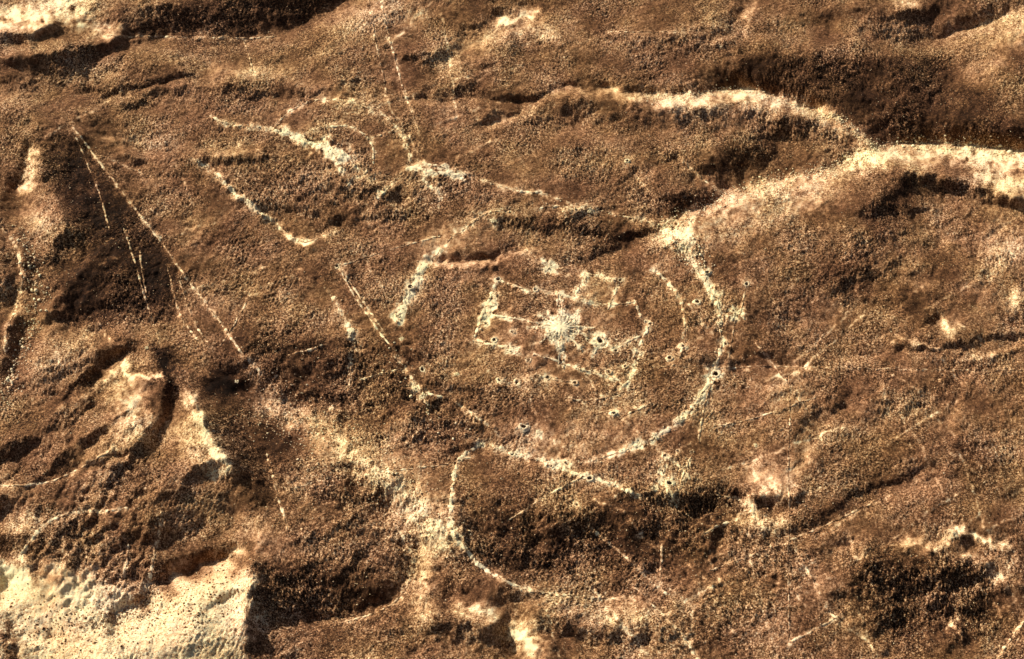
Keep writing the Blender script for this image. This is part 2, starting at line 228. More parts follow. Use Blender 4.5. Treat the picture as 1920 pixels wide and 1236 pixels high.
crest([(270,1000),(330,930),(360,880),(420,860)], .1, 10, .35, 24); crest([(200,900),(240,850),(290,800),(312,770)], .1, 6, .35, 14); crest([(40,940),(110,860),(190,800)], .2, 8, .3, 10)
crest([(350,738),(372,800),(425,880)][::-1], .0, 2, .0, 2); stroke(S, -.45, 28, [(352,738),(385,800),(432,880)], 2, warp=.8); stroke(S, -.35, 2, [(165,275),(255,400),(330,500),(430,640)], 34, warp=1)
stroke(S, -.5, 34, [(487,1040),(478,1110),(465,1200)], 2.5, warp=1.5)
crest([(560,1010),(640,985),(700,930),(740,900)][::1], .1, 8, .25, 20); stroke(S, .3, 2.5, [(500,1175),(640,1168),(720,1142),(775,1095),(790,1030)], 12); stroke(S, -.35, 18, [(500,1165),(640,1158),(715,1132),(768,1085),(782,1030)], 3)
for r in BROAD: stroke(S, r[0]*1.1, r[1], r[2], warp=3)
for r in REL:
    stroke(S, r[0], r[1], r[2], r[3] if len(r) > 3 else None)
# erosion rills: families of nearly parallel short gullies on the slopes
def rills(poly_pts, n, length, ang, amp, wid, seed, spread=.18, curve=.2):
    rr = random.Random(seed); xs = [p[0] for p in poly_pts]; ys = [p[1] for p in poly_pts]
    def inside(x, y):
        c = False; m = len(poly_pts)
        for k in range(m):
            x1, y1 = poly_pts[k]; x2, y2 = poly_pts[(k+1) % m]
            if (y1 > y) != (y2 > y) and x < (x2-x1)*(y-y1)/(y2-y1+1e-9)+x1: c = not c
        return c
    k = 0; tries = 0
    while k < n and tries < n*20:
        tries += 1
        x, y = rr.uniform(min(xs), max(xs)), rr.uniform(min(ys), max(ys))
        if not inside(x, y): continue
        k += 1
        a = ang+rr.gauss(0, spread); L = length*rr.uniform(.5, 1.4); pts = [(x, y)]; c = rr.gauss(0, curve)
        for j in range(4):
            a += c*.4+rr.gauss(0, .12); x += math.cos(a)*L/4; y += math.sin(a)*L/4; pts.append((x, y))
        s = rr.uniform(.5, 1.2); d = wid*rr.uniform(.7, 1.4)
        stroke(S, -amp*s, d, pts, taper=True); stroke(S, amp*s*.9, d, [(px+d*1.3, py+d*1.1) for px, py in pts], taper=True)
rills([(60,960),(230,830),(330,900),(300,1040),(180,1110),(60,1040)], 60, 80, R(125), .5, 3.6, 1)
rills([(240,660),(0,860),(0,980),(240,830),(330,700)], 30, 110, R(140), .25, 4.5, 51, .15)
rills([(120,230),(640,560),(620,640),(430,640),(160,300)], 44, 90, R(60), .2, 4.0, 52, .5)
rills([(640,640),(780,640),(930,830),(800,870),(640,760)], 60, 30, R(25), .5, 3.0, 53, .5)
rills([(500,740),(640,820),(840,1000),(780,1040),(640,900)], 50, 60, R(45), .22, 3.0, 54, .3)
rills([(0,0),(1920,0),(1920,1236),(0,1236)], 130, 150, R(150), .22, 2.8, 55, .6, .5)
rills([(0,0),(1920,0),(1920,1236),(0,1236)], 90, 110, R(30), .20, 2.6, 56, .8, .5)
rills([(1000,900),(1920,820),(1920,1236),(1000,1236)], 90, 60, R(120), .22, 2.8, 57, 1.0, .4)
rills([(0,700),(160,640),(230,640),(60,800),(0,850)], 18, 70, R(135), .16, 4.0, 2)
rills([(100,260),(380,420),(360,620),(120,600)], 34, 70, R(130), .25, 4.5, 3, .5)
rills([(850,940),(1330,950),(1350,1080),(1000,1090),(870,1040)], 120, 26, R(-25), .38, 3.2, 4, .5)
rills([(1600,1020),(1880,1050),(1860,1200),(1640,1200)], 80, 30, R(-160), .36, 3.4, 5, .5)
rills([(470,640),(690,640),(680,760),(520,760)], 50, 34, R(170), .36, 3.0, 6, .35)
rills([(740,640),(800,740),(930,830),(800,860),(640,740)], 70, 26, R(10), .36, 3.0, 7, .6)
rills([(480,1040),(760,1040),(740,1160),(480,1200)], 60, 34, R(175), .32, 3.4, 8, .4)
rills([(1280,940),(1500,960),(1480,1100),(1330,1100)], 60, 34, R(120), .36, 3.2, 9, .5)
rills([(540,860),(740,920),(760,1020),(560,1020)], 44, 30, R(120), .28, 3.4, 10, .7)
rills([(1400,110),(1760,100),(1760,240),(1640,250),(1500,180)], 90, 46, R(88), .42, 3.4, 11, .3)
rills([(1760,140),(1930,150),(1930,260),(1770,260)], 24, 46, R(88), .15, 4.0, 12, .2)
rills([(1600,380),(1900,400),(1900,560),(1600,560)], 40, 44, R(125), .22, 4.0, 13, .4)
rills([(240,10),(640,0),(540,60),(240,60)], 30, 60, R(-8), .25, 3.2, 14, .15)
rills([(480,1150),(980,1180),(980,1236),(480,1236)], 50, 34, R(170), .3, 3.6, 15, .4)
rills([(1480,700),(1900,700),(1900,860),(1480,860)], 36, 50, R(130), .16, 4.5, 16, .4)
rills([(520,280),(760,330),(760,440),(480,420)], 50, 22, R(20), .28, 3.2, 17, .8)
rills([(950,1140),(1480,1120),(1480,1236),(950,1236)], 50, 30, R(100), .22, 3.6, 18, .7)

# ---- soil tone, with painted-in shade
pale_flat = polymask([(-60,1030),(30,1060),(80,1075),(130,1060),(200,1090),(250,1120),(330,1090),(400,1065),(484,1032),(476,1100),(470,1180),(440,1250),(430,1400),(-200,1400),(-200,1010)], 5, 4.5)
A += .30*pale_flat
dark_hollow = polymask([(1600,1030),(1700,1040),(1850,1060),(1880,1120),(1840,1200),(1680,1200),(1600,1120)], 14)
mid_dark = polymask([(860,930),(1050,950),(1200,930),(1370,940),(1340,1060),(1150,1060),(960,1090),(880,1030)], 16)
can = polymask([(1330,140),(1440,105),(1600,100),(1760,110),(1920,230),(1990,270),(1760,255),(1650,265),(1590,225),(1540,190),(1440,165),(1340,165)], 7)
A += -.12*dark_hollow - .10*mid_dark - .13*can  # hollows darker; canyon wall's shade deepened in the soil colour
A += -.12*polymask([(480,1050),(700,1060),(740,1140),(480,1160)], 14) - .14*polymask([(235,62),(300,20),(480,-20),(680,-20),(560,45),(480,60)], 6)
A += -.13*polymask([(80,260),(140,260),(260,380),(340,520),(330,600),(120,610),(150,480),(120,350)], 14) - .10*polymask([(440,620),(690,640),(680,760),(520,760)], 14)  # left hillside: shade of the slope also put into the soil colour
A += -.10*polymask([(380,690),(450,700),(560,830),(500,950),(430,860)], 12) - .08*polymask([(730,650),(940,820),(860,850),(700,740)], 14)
ALB = [
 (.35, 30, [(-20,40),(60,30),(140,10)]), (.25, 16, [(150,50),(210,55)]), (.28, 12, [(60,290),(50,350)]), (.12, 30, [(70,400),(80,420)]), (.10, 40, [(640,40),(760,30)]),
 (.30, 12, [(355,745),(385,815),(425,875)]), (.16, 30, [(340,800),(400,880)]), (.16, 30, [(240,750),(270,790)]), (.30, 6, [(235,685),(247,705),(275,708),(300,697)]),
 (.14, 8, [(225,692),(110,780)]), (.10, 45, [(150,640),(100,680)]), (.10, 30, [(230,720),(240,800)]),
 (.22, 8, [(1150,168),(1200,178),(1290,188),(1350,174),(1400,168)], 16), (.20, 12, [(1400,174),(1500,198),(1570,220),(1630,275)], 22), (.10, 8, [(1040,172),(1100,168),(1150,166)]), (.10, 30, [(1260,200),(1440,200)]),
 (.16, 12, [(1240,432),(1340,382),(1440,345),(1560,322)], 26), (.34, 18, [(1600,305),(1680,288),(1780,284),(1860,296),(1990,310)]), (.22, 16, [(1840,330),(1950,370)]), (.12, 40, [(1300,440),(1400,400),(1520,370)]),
 (.02, 70, [(1000,560),(1150,600)]), (.03, 80, [(950,720),(1200,800)]), (.10, 40, [(1000,830),(1160,830)]), (.16, 26, [(640,840),(720,900),(800,970),(840,1010)]), (.10, 30, [(500,760),(600,800)]), (.10, 50, [(760,880),(820,960)]),
 (.16, 22, [(800,1040),(790,1150)]), (.24, 15, [(865,1140),(920,1150)]), (.38, 22, [(975,1190),(1000,1215)]), (.16, 30, [(1160,1140),(1200,1150)]), (.10, 40, [(1030,1130),(1100,1140)]),
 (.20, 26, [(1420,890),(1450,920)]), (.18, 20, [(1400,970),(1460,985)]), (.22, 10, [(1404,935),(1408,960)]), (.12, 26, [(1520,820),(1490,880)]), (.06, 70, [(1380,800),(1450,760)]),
 (.20, 12, [(1700,1015),(1760,1030),(1790,1000)]), (.22, 7, [(1785,985),(1890,1028)]), (.2, 8, [(1810,1035),(1880,1085)]), (.2, 5, [(1825,1098),(1875,1150)]), (.2, 6, [(1790,1160),(1805,1190)]), (.16, 10, [(1600,1045),(1625,1035)]),
 (.26, 12, [(1768,600),(1785,620)]), (.2, 4, [(1680,634),(1755,650)]), (.16, 8, [(1800,675),(1860,668)]), (.2, 14, [(1895,552),(1902,562)]), (.10, 30, [(1860,480),(1910,470)]), (.08, 60, [(1880,340),(1900,450)]),
 (-.10, 22, [(1470,235),(1500,240)]), (-.12, 22, [(1340,310),(1430,285)]), (-.12, 18, [(1270,378),(1310,380)]), (-.12, 9, [(1150,445),(1230,432)]), (-.08, 16, [(980,418),(1120,430)]), (-.30, 14, [(300,664),(316,680)]), (-.26, 22, [(398,722),(430,725)]), (-.12, 10, [(312,690),(318,750)]), (-.10, 44, [(120,290),(200,400),(290,540)]), (-.09, 40, [(120,480),(150,590)]), (-.06, 26, [(230,660),(60,800)]),  # includes the shadows beside the lower-left cones, painted as dark soil
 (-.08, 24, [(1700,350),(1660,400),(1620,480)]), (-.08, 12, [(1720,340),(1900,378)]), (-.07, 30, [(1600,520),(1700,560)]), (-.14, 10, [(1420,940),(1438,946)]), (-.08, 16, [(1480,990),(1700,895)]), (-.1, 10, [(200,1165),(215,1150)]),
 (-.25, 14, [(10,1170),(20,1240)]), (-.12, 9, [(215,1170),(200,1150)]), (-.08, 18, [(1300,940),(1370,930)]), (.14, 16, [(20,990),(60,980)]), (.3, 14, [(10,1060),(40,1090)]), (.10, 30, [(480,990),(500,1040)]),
 (.08, 20, [(570,160),(640,200),(720,190)]), (.1, 30, [(860,100),(960,50)]), (.25, 9, [(940,38),(1000,25)]), (.14, 12, [(1000,50),(1040,70)]), (.15, 9, [(1395,60),(1415,5)]), (.2, 8, [(1680,3),(1720,8)]), (.1, 20, [(1780,70),(1900,30)]), (.12, 20, [(1870,90),(1930,40)]),
 (.10, 18, [(390,130),(540,135)]), (.08, 12, [(200,260),(480,285)]), (.1, 9, [(920,235),(1010,196)]), (.10, 24, [(890,400),(850,440)]), (.08, 14, [(920,395),(1110,388)]), (.10, 30, [(820,440),(800,470)]), (.07, 22, [(1260,430),(1310,480)]), (.03, 26, [(1030,520),(1100,540)]), (.1, 18, [(660,310),(700,330)]),
]
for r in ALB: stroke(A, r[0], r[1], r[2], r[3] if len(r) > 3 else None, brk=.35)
def traces(x0, y0, x1, y1, n, sd, amp=.14):
    q = random.Random(sd)
    for k in range(n):
        x, y = q.uniform(x0, x1), q.uniform(y0, y1); a = q.choice([R(35), R(48), R(-28), R(80), R(62), R(-40)])+q.gauss(0, .15); L_ = q.uniform(60, 240)
        stroke(A, amp*q.uniform(.5, 1.2), 1.8, [(x, y), (x+L_*.5*math.cos(a)+q.gauss(0, 3), y+L_*.5*math.sin(a)+q.gauss(0, 3)), (x+L_*math.cos(a), y+L_*math.sin(a))], warp=.4, brk=.8)
traces(1000, 860, 1900, 1200, 46, 1); traces(1360, 560, 1800, 860, 18, 2); traces(560, 20, 860, 400, 14, 3); traces(60, 240, 500, 620, 14, 4); traces(880, 500, 1300, 800, 16, 5, .12)
stroke(A, .08, 30, [(500,755),(620,825),(720,900),(830,1010)])
# roughness
G += .5*mid_dark + .6*dark_hollow + .35*polymask([(480,1050),(760,1040),(760,1160),(480,1200)], 16) + .4*polymask([(470,620),(700,640),(940,830),(780,860),(520,770)], 20)
G += .5*polymask([(540,860),(700,880),(830,1000),(760,1060),(560,1030)], 16) + .3*polymask([(1280,940),(1500,960),(1480,1236),(950,1236),(1000,1120),(1330,1060)], 20) + .3*polymask([(500,240),(780,320),(760,440),(480,430)], 20)
G += .05*pale_flat - .12*polymask([(900,110),(1300,90),(1300,160),(900,170)], 30)
G += .35*polymask([(60,960),(230,830),(330,900),(300,1040),(180,1110),(60,1040)], 14)

# ---- named lines on the ground: geoglyph arcs, tracks (photo pixels); they also lighten the soil beside them
def halo(pts, wd, amp, brk=.9): stroke(A, amp, wd, pts, warp=.35, brk=brk)

# ------------------------------------------------------------------ slopes -> heights (the surface whose sunlit slopes are S)
MX, MY = 0.2, 0.2/SP
kx = 2*np.pi*np.fft.rfftfreq(NW, CELL*MX)[None, :]; ky = -2*np.pi*np.fft.fftfreq(NH, CELL*MY)[:, None]
ks = kx*SX+ky*SY; k2 = kx*kx+ky*ky; k0 = 2*np.pi/130.0
edge = np.clip(np.minimum.reduce([PU+MARG, 1920+MARG-PU, PV+MARG, 1236+MARG-PV])/120, 0, 1)
S *= 1+.6*np.clip((560-PU)/250, 0, 1)
Sx = np.where(S > 0, 1.05*np.tanh(S*1.75), .66*np.tanh(S*2.4))*edge
H = np.fft.irfft2(np.fft.rfft2(Sx)*(1j*ks)/(ks*ks+.10*k2+k0*k0+1e-9), s=S.shape).astype(np.float32)
def samp(M, u, v):
    x = np.clip((u+MARG)/CELL, 0, NW-1.001); y = np.clip((v+MARG)/CELL, 0, NH-1.001)
    i = y.astype(np.int32); j = x.astype(np.int32); fx = (x-j).astype(np.float32); fy = (y-i).astype(np.float32)
    return (M[i, j]*(1-fx)+M[i, j+1]*fx)*(1-fy)+(M[i+1, j]*(1-fx)+M[i+1, j+1]*fx)*fy

# ------------------------------------------------------------------ ground lines and rings data (needed before the soil map is sampled)
LINES = []   # (kind, label, category, [ (part_name, pts, width_px, tone) ... ], stones_per_10px, group)
def L(*a): LINES.append(a)
ell = lambda cx, cy, rx, ry, a0, a1, n=18: [(cx+rx*math.cos(R(a0+(a1-a0)*k/n)), cy-ry*math.sin(R(a0+(a1-a0)*k/n))) for k in range(n+1)]
L('circle_geoglyph', 'great broken circle of pale scraped ground and stones around the star', 'geoglyph', [
  ('ring_segment', [(808,486),(795,500),(782,525),(772,545),(765,565),(752,585),(744,605)], 12, 1.15),
  ('ring_segment', [(926,838),(945,845),(960,850),(985,856),(1010,860),(1030,868),(1060,866),(1085,864)], 7, .95),
  ('ring_segment', [(1030,868),(1060,880),(1090,894),(1110,898),(1140,905),(1170,918),(1200,932)], 6, .95),
  ('ring_segment', [(1150,852),(1180,842),(1200,836),(1225,822),(1250,808),(1275,788),(1290,775),(1305,752),(1315,742)], 7, .95),
  ('ring_segment', [(1315,742),(1325,722),(1338,702),(1345,680),(1352,650),(1353,625),(1350,600),(1345,575)], 5, .85),
  ('ring_segment', [(1345,575),(1338,560),(1330,545),(1322,525),(1318,512),(1300,495),(1280,470),(1262,448)], 7, .9),
  ('ring_segment', [(868,432),(885,418),(905,402),(930,395),(960,397)], 4, .72),
  ('ring_segment', [(1008,392),(1040,386),(1070,390),(1105,394),(1110,398)], 4, .7), ('ring_segment', [(1085,866),(1110,864),(1130,858),(1152,851)], 4, .75),
  ('ring_segment', [(868,434),(850,440),(835,460),(820,475),(808,486)], 3, .6)], 5, None)
L('square_geoglyph', 'faint square of pale lines with stone rings enclosing the bright star', 'geoglyph', [
  ('line_segment', [(933,526),(926,540),(918,560),(908,580),(900,605),(890,632)], 4, .85),
  ('line_segment', [(930,560),(915,585),(912,592)], 11, .98),
  ('line_segment', [(905,586),(930,592),(950,596),(972,597)], 4, .95),
  ('line_segment', [(886,640),(905,643),(925,646),(950,652),(975,664)], 4, .85),
  ('line_segment', [(1000,663),(1020,668),(1040,675),(1055,681)], 3, .9),
  ('line_segment', [(992,545),(1020,546),(1045,550),(1070,557),(1095,563),(1110,568)], 4, .85),
  ('line_segment', [(1055,681),(1090,693),(1130,705),(1168,720)], 3, .85), ('line_segment', [(936,526),(965,536),(992,545)], 3, .8), ('line_segment', [(1110,568),(1150,572),(1190,566)], 3, .75), ('line_segment', [(936,713),(968,718),(1010,707),(1077,717)], 2.5, .7), ('line_segment', [(972,597),(1000,604),(1025,610)], 3, .8),
  ('line_segment', [(1055,555),(1054,580)], 3, .75), ('line_segment', [(1046,552),(1044,580)], 3, .75)], 3, None)
L('box_geoglyph', 'small four-sided outline of pale lines right above the star', 'geoglyph', [
  ('line_segment', [(1094,513),(1115,515),(1140,522),(1162,528)], 4, .8), ('line_segment', [(1162,528),(1155,545),(1148,562),(1140,580)], 3.5, .85),
  ('line_segment', [(1096,513),(1090,530),(1080,552)], 3.5, .85), ('line_segment', [(1098,518),(1097,540)], 5, .75)], 3, None)
L('angular_geoglyph', 'bent pale stone line forming the right corner of the inner figure', 'geoglyph', [
  ('line_segment', [(1188,563),(1196,578),(1201,595)], 4, .85), ('line_segment', [(1219,609),(1210,625),(1202,640),(1194,655),(1187,670)], 4, .95),
  ('line_segment', [(1203,660),(1197,675),(1190,688)], 4, .95), ('line_segment', [(1188,698),(1182,710),(1172,722),(1165,726)], 4.5, .95),
  ('line_segment', [(1150,650),(1175,642),(1200,630)], 4, .85), ('line_segment', [(1083,693),(1110,698),(1140,703),(1162,715)], 3, .75)], 3, None)
L('arc_geoglyph', 'faint inner arc of pale dots between the star and the great circle on the right', 'geoglyph', [
  ('arc_segment', [(1223,503),(1235,512),(1248,526),(1262,540)], 4, .85), ('arc_segment', [(1262,540),(1275,560),(1282,585),(1284,615)], 4, .7), ('arc_segment', [(1284,615),(1282,640),(1275,670)], 3, .65)], 4, None)
L('cross_geoglyph', 'thin pale lines crossing east of the ringed pits at the plateau foot', 'geoglyph', [
  ('line_segment', [(1240,845),(1260,862),(1280,880),(1300,900)], 2.5, .8), ('line_segment', [(1300,845),(1290,870),(1278,895),(1272,920)], 2.5, .75), ('line_segment', [(1233,880),(1245,905),(1262,935)], 2.5, .85)], 3, None)
L('upper_circle_geoglyph', 'smaller broken circle of pale dots crossed by the bright sand strip', 'geoglyph', [
  ('ring_segment', [(518,235),(528,222),(545,208)], 4, .8), ('ring_segment', [(545,208),(565,196),(590,188)], 3.5, .75), ('ring_segment', [(590,188),(625,186),(660,190),(685,200),(705,210),(730,222),(748,240),(760,262),(768,285),(768,310)], 4, .8),
  ('ring_segment', [(752,328),(738,342),(722,358),(705,374)], 5, .85), ('ring_segment', [(575,248),(600,240),(640,234),(665,240),(690,258),(700,275),(701,295),(700,308)], 3.5, .85),
  ('ring_segment', [(690,318),(680,330),(662,340),(650,350)], 4, .8), ('ring_segment', [(690,260),(720,252),(745,240)], 2.5, .7), ('ring_segment', [(605,232),(612,250),(625,265)], 2.5, .7)], 5, None)
L('sand_strip', 'bright tapering strip of bare sand ending in a pale blob, upper left', 'geoglyph', [
  ('sand_track', [(526,244),(545,254),(570,264),(595,274),(620,283),(640,287)], 9, 1.25), ('sand_blob', [(618,282),(630,286),(646,288)], 14, 1.3), ('sand_track', [(628,290),(634,303),(640,318)], 7, .9)], 4, None)
L('sand_strip', 'bright tapering strip of bare sand right of the smaller circle', 'geoglyph', [
  ('sand_track', [(768,312),(790,318),(815,322),(840,325),(875,329)], 6, 1.2), ('sand_track', [(780,300),(800,308),(840,314)], 4, .85)], 3, None)
L('stone_row', 'row of pale stones leading down from the left into the sand strip', 'stone row', [('stone_band', [(395,218),(420,230),(445,236),(480,238),(500,242),(524,246)], 4.5, .85)], 6, None)
L('stone_row', 'dotted pale ridge line descending across the left plateau to a bend', 'stone row', [('stone_band', [(362,298),(395,318),(425,348),(450,372),(490,398),(520,425),(545,445),(572,455)], 5, .85), ('stone_band', [(572,455),(600,447),(625,436)], 4, .7)], 5, None)
L('stone_row', 'short pale band of stones left of the double line, above the dark hollow', 'stone row', [('stone_band', [(620,552),(632,570),(640,590),(650,605)], 5, .8), ('stone_band', [(654,612),(660,630),(668,650)], 9, .95), ('stone_band', [(658,655),(658,700),(652,735)], 3, .65)], 5, None)
L('stone_row', 'chain of pale stones sloping down from the plateau corner through the dark rubble', 'stone row', [('stone_band', [(738,668),(755,682),(768,700),(780,728),(790,740),(800,758)], 5, .85)], 5, None)
L('stone_row', 'broken pale row trending right from the sand strip towards the ravine head', 'stone row', [('stone_band', [(905,340),(940,350),(985,362),(1015,360)], 4, .8), ('stone_band', [(1015,362),(1050,375),(1085,385),(1130,396),(1175,408),(1225,418)], 3, .7), ('stone_band', [(795,340),(815,355),(826,372)], 4.5, .85)], 4, None)
TR = [
 ('pair of rails running down from the pit at the lower right of the great circle', [(1336,714),(1325,745),(1316,785),(1309,830)], 3.0, .72),
 ('short upright track in the dark rubble slope right of bottom centre', [(1241,1020),(1240,1050),(1238,1095)], 2.6, .66),
 ('thin track wriggling down from the vertical line to the bottom right', [(1490,1025),(1515,1070),(1540,1120),(1556,1150)], 2.2, .64),
 ('long thin line slanting across the lower slopes to the bottom edge', [(1170,1085),(1220,1130),(1270,1180),(1310,1236)], 2.2, .66),
 ('thin fan line on the left hillside, nearest the left edge', [(140,250),(165,310),(190,370),(205,430)], 2.0, .58),
 ('thin fan line on the left hillside reaching down to the black cone', [(232,428),(250,480),(272,560),(300,640)], 2.0, .6),
 ('thin fan line below the diagonal track beside the curved one', [(335,520),(352,575),(372,620),(400,655)], 2.0, .6),
 ('faint line falling from the star outside the circle', [(1378,600),(1372,640),(1362,690)], 2.0, .6),
 ('faint line dropping from the pit right of the shoulder', [(1398,542),(1392,570),(1385,600)], 2.0, .62),
 ('faint line rising right across the lower right plateau', [(1340,800),(1400,790),(1470,765),(1530,745)], 2.0, .6),
 ('faint thin arc of a track inside the bottom of the circle', [(1060,745),(1100,755),(1160,740),(1200,722)], 2.0, .62),
 ('short pale streak rising right inside the bottom of the circle', [(1160,785),(1185,772),(1212,760)], 3.0, .74),
 ('faint track linking the spine slope to the ring foot', [(700,885),(770,880),(830,872),(890,855)], 2.2, .66),
 ('long straight pale track running diagonally down the left hillside', [(130,230),(165,275),(185,303),(215,340),(255,395),(300,450),(330,495),(375,555),(410,600),(430,630),(455,665),(490,700)], 2.8, .74),
 ('short pale track branching right from the diagonal track near the hill top', [(180,290),(215,302),(265,325)], 2.4, .66),
 ('thin track curving down from the diagonal track to the dark cones', [(315,500),(325,550),(338,595),(360,625),(380,650)], 2.2, .6),
 ('short track crossing the foot of the diagonal track', [(462,568),(445,598),(425,632),(412,650)], 2.4, .68),
 ('faint thin track in the middle of the dark left hillside', [(262,470),(266,510),(275,550)], 2.0, .55),
 ('pale winding track in the ravine by the left edge', [(0,425),(25,450),(38,485),(42,540),(30,580),(12,615),(8,660)], 4.0, .66),
 ('thin vertical track coming down from the top edge left of centre', [(712,-10),(722,40),(735,90),(748,140),(762,185),(775,220),(785,245)], 2.4, .74),
 ('faint second track beside the vertical one near the top edge', [(690,-10),(700,60),(712,110),(720,150),(725,180)], 2.0, .62),
 ('thin pale track below the dark strip at the upper left', [(200,68),(290,68),(380,72),(480,72),(520,68)], 2.2, .66),
 ('thin pale track forking down from the track under the dark strip', [(455,72),(468,105),(475,140)], 2.0, .6),
 ('very faint straight track crossing the right plateau from the circle to the edge', [(1180,688),(1350,687),(1500,688),(1700,693),(1920,694)], 1.6, .56),
 ('straight faint vertical track in the lower right', [(1479,700),(1481,790),(1477,860),(1480,960),(1477,1060),(1480,1150),(1478,1236)], 1.6, .55),
 ('pair of short tracks slanting down right of the great circle', [(1415,642),(1445,678),(1480,722),(1510,765)], 2.4, .66),
 ('long curved pale track wrapping the dark rubble slope at bottom centre', [(905,835),(870,850),(856,870),(850,905),(844,945),(846,985),(858,1015),(885,1045),(915,1073),(955,1092),(1000,1110)], 4.4, .92),
 ('fading end of the curved track running right along the slope foot', [(1000,1110),(1050,1116),(1110,1122),(1180,1122)], 3.0, .66),
 ('curved track below the dark hollow left of bottom centre', [(640,1168),(680,1157),(720,1143),(752,1118),(768,1090),(775,1060),(770,1030),(745,990)], 2.8, .68),
 ('thin pale track rising right across the lower left slopes', [(0,912),(60,910),(110,900),(160,872),(215,840)], 3.0, .74),
 ('short upright pale track between the lower left gullies and dark slope', [(300,955),(303,985),(292,1020),(286,1060),(280,1095)], 3.2, .7),
 ('pale upright track just left of the other one on the lower slopes', [(240,1020),(236,1060),(230,1110)], 3.0, .68),
 ('bright winding gully track at the head of the lower left rills', [(40,1040),(75,990),(110,968),(150,958),(195,960),(240,952)], 4.0, .85),
 ('double straight track on the slope left of the bottom ring segment', [(855,755),(880,772),(905,790),(935,815)], 2.6, .78),
 ('short bright track at the upper end of the double straight track', [(796,735),(815,742),(830,745)], 3.2, .85),
 ('thin straight line from the ring foot down left towards the curved track', [(1095,893),(1060,910),(1025,930),(985,955),(955,975)], 2.2, .72),
 ('faint straight line continuing down right through the dark rubble', [(1100,985),(1150,1025),(1200,1070),(1255,1120)], 2.4, .66),
 ('faint line crossing the lower right slopes from the dark cleft to the hollow', [(1330,1070),(1400,1045),(1480,1015),(1560,980),(1640,940)], 2.4, .62),
 ('short straight track in the bottom right rising right', [(1480,1205),(1520,1185),(1565,1160)], 2.6, .7),
 ('short straight track in the bottom right falling right', [(1555,1150),(1590,1178),(1635,1208)], 2.6, .7),
 ('pale track cutting the bottom right corner', [(1870,1236),(1890,1205),(1920,1165)], 3.2, .76),
 ('two thin pale furrows slanting off the bottom edge right of centre', [(1280,1190),(1300,1225),(1310,1240)], 3.0, .72),
 ('thin dark-edged furrow rising right from the pit at the plateau foot', [(1340,928),(1380,935),(1400,942)], 2.2, .74),
 ('short furrow lying across the slope below the pit', [(1320,1000),(1350,985),(1380,975)], 2.8, .7),
 ('straight thin line from the dark-holed pit up right to the ringed dot', [(634,500),(680,485),(730,468),(780,455),(830,442)], 1.8, .7),
 ('thin straight line falling right from the pit, lower rail of the double line', [(634,502),(650,530),(668,560),(690,592),(712,625),(738,655)], 2.4, .82),
 ('thin straight line beside it, upper rail of the double line', [(640,505),(657,530),(675,557),(698,590),(722,625)], 2.0, .72),
 ('thin line falling right above the ravine on the upper right spur', [(1280,300),(1305,325),(1335,350),(1375,372)], 2.2, .72),
 ('short pale line on the spur left of the hollow', [(1190,332),(1205,348),(1222,362)], 2.2, .72),
 ('thin pale vein high on the slope between both rims', [(1140,60),(1190,60),(1240,60),(1280,58)], 2.0, .62),
 ('curved pale track crossing the left slope below the dark cones', [(500,850),(510,890),(520,930),(535,975),(540,1000)], 2.4, .6),
 ('thin pale line running across the hollow left of the stone band', [(675,712),(720,700),(760,690)], 2.0, .66),
 ('short pale streak in the shaded hollow left of the stone band', [(540,665),(575,658),(605,648)], 3.0, .62),
]
for t in TR: L('footpath', t[0], 'track', [('track_bed', t[1], t[2]*1.2, t[3]+.05)], 1.2, None)

# star geoglyph
RAYS = []
rs = random.Random(5)
for k in range(26):
    a = 2*math.pi*(k+rs.uniform(-.3, .3))/26; l = rs.uniform(24, 42)
    RAYS.append((a, l*.9))
LONG = [(R(-86), 78), (R(-94), 70), (R(180), 62), (R(0), 62), (R(88), 62), (R(40), 48), (R(215), 50), (R(-20), 52), (R(150), 48), (R(-48), 62)]
SCX, SCY = 1052, 614
star_parts = [('star_ray', [(SCX+9*math.cos(a), SCY-7*math.sin(a)), (SCX+l*.6*math.cos(a), SCY-l*.48*math.sin(a)), (SCX+l*math.cos(a), SCY-l*.8*math.sin(a))], 3.4, 1.15) for a, l in RAYS]
star_parts += [('star_ray', [(SCX+20*math.cos(a), SCY-16*math.sin(a)), (SCX+l*math.cos(a), SCY-l*math.sin(a))], 2.6, .95) for a, l in LONG]
L('star_geoglyph', 'bright white many-rayed star of cleared sand at the centre of the circle', 'geoglyph', star_parts, 9, None)
def minor_star(cx, cy, r, n, tone, seed):
    q = random.Random(seed)
    return [('star_ray', [(cx+r*.25*math.cos(a), cy-r*.2*math.sin(a)), (cx+r*f*math.cos(a), cy-r*f*.8*math.sin(a))], 2.6, tone) for a, f in [(2*math.pi*(k+q.uniform(-.2, .2))/n, q.uniform(.7, 1.2)) for k in range(n)]]
L('star_geoglyph', 'faint small star of scattered pale rays above the bright star', 'geoglyph', minor_star(1030,500,17,9,.95,1), 2, None)
L('star_geoglyph', 'little star of pale rays left below the bright star', 'geoglyph', minor_star(960,656,14,7,.95,2), 2, None)
L('star_geoglyph', 'small star of thin rays outside the great circle on the right', 'geoglyph', minor_star(1380,588,20,9,.85,3), 2, None)
L('star_geoglyph', 'white small star with dark pit right of the bright star', 'geoglyph', minor_star(1125,640,17,9,1.1,4)+[('star_ray', [(1121,648),(1117,658),(1112,666)], 3, .95)], 2, None)

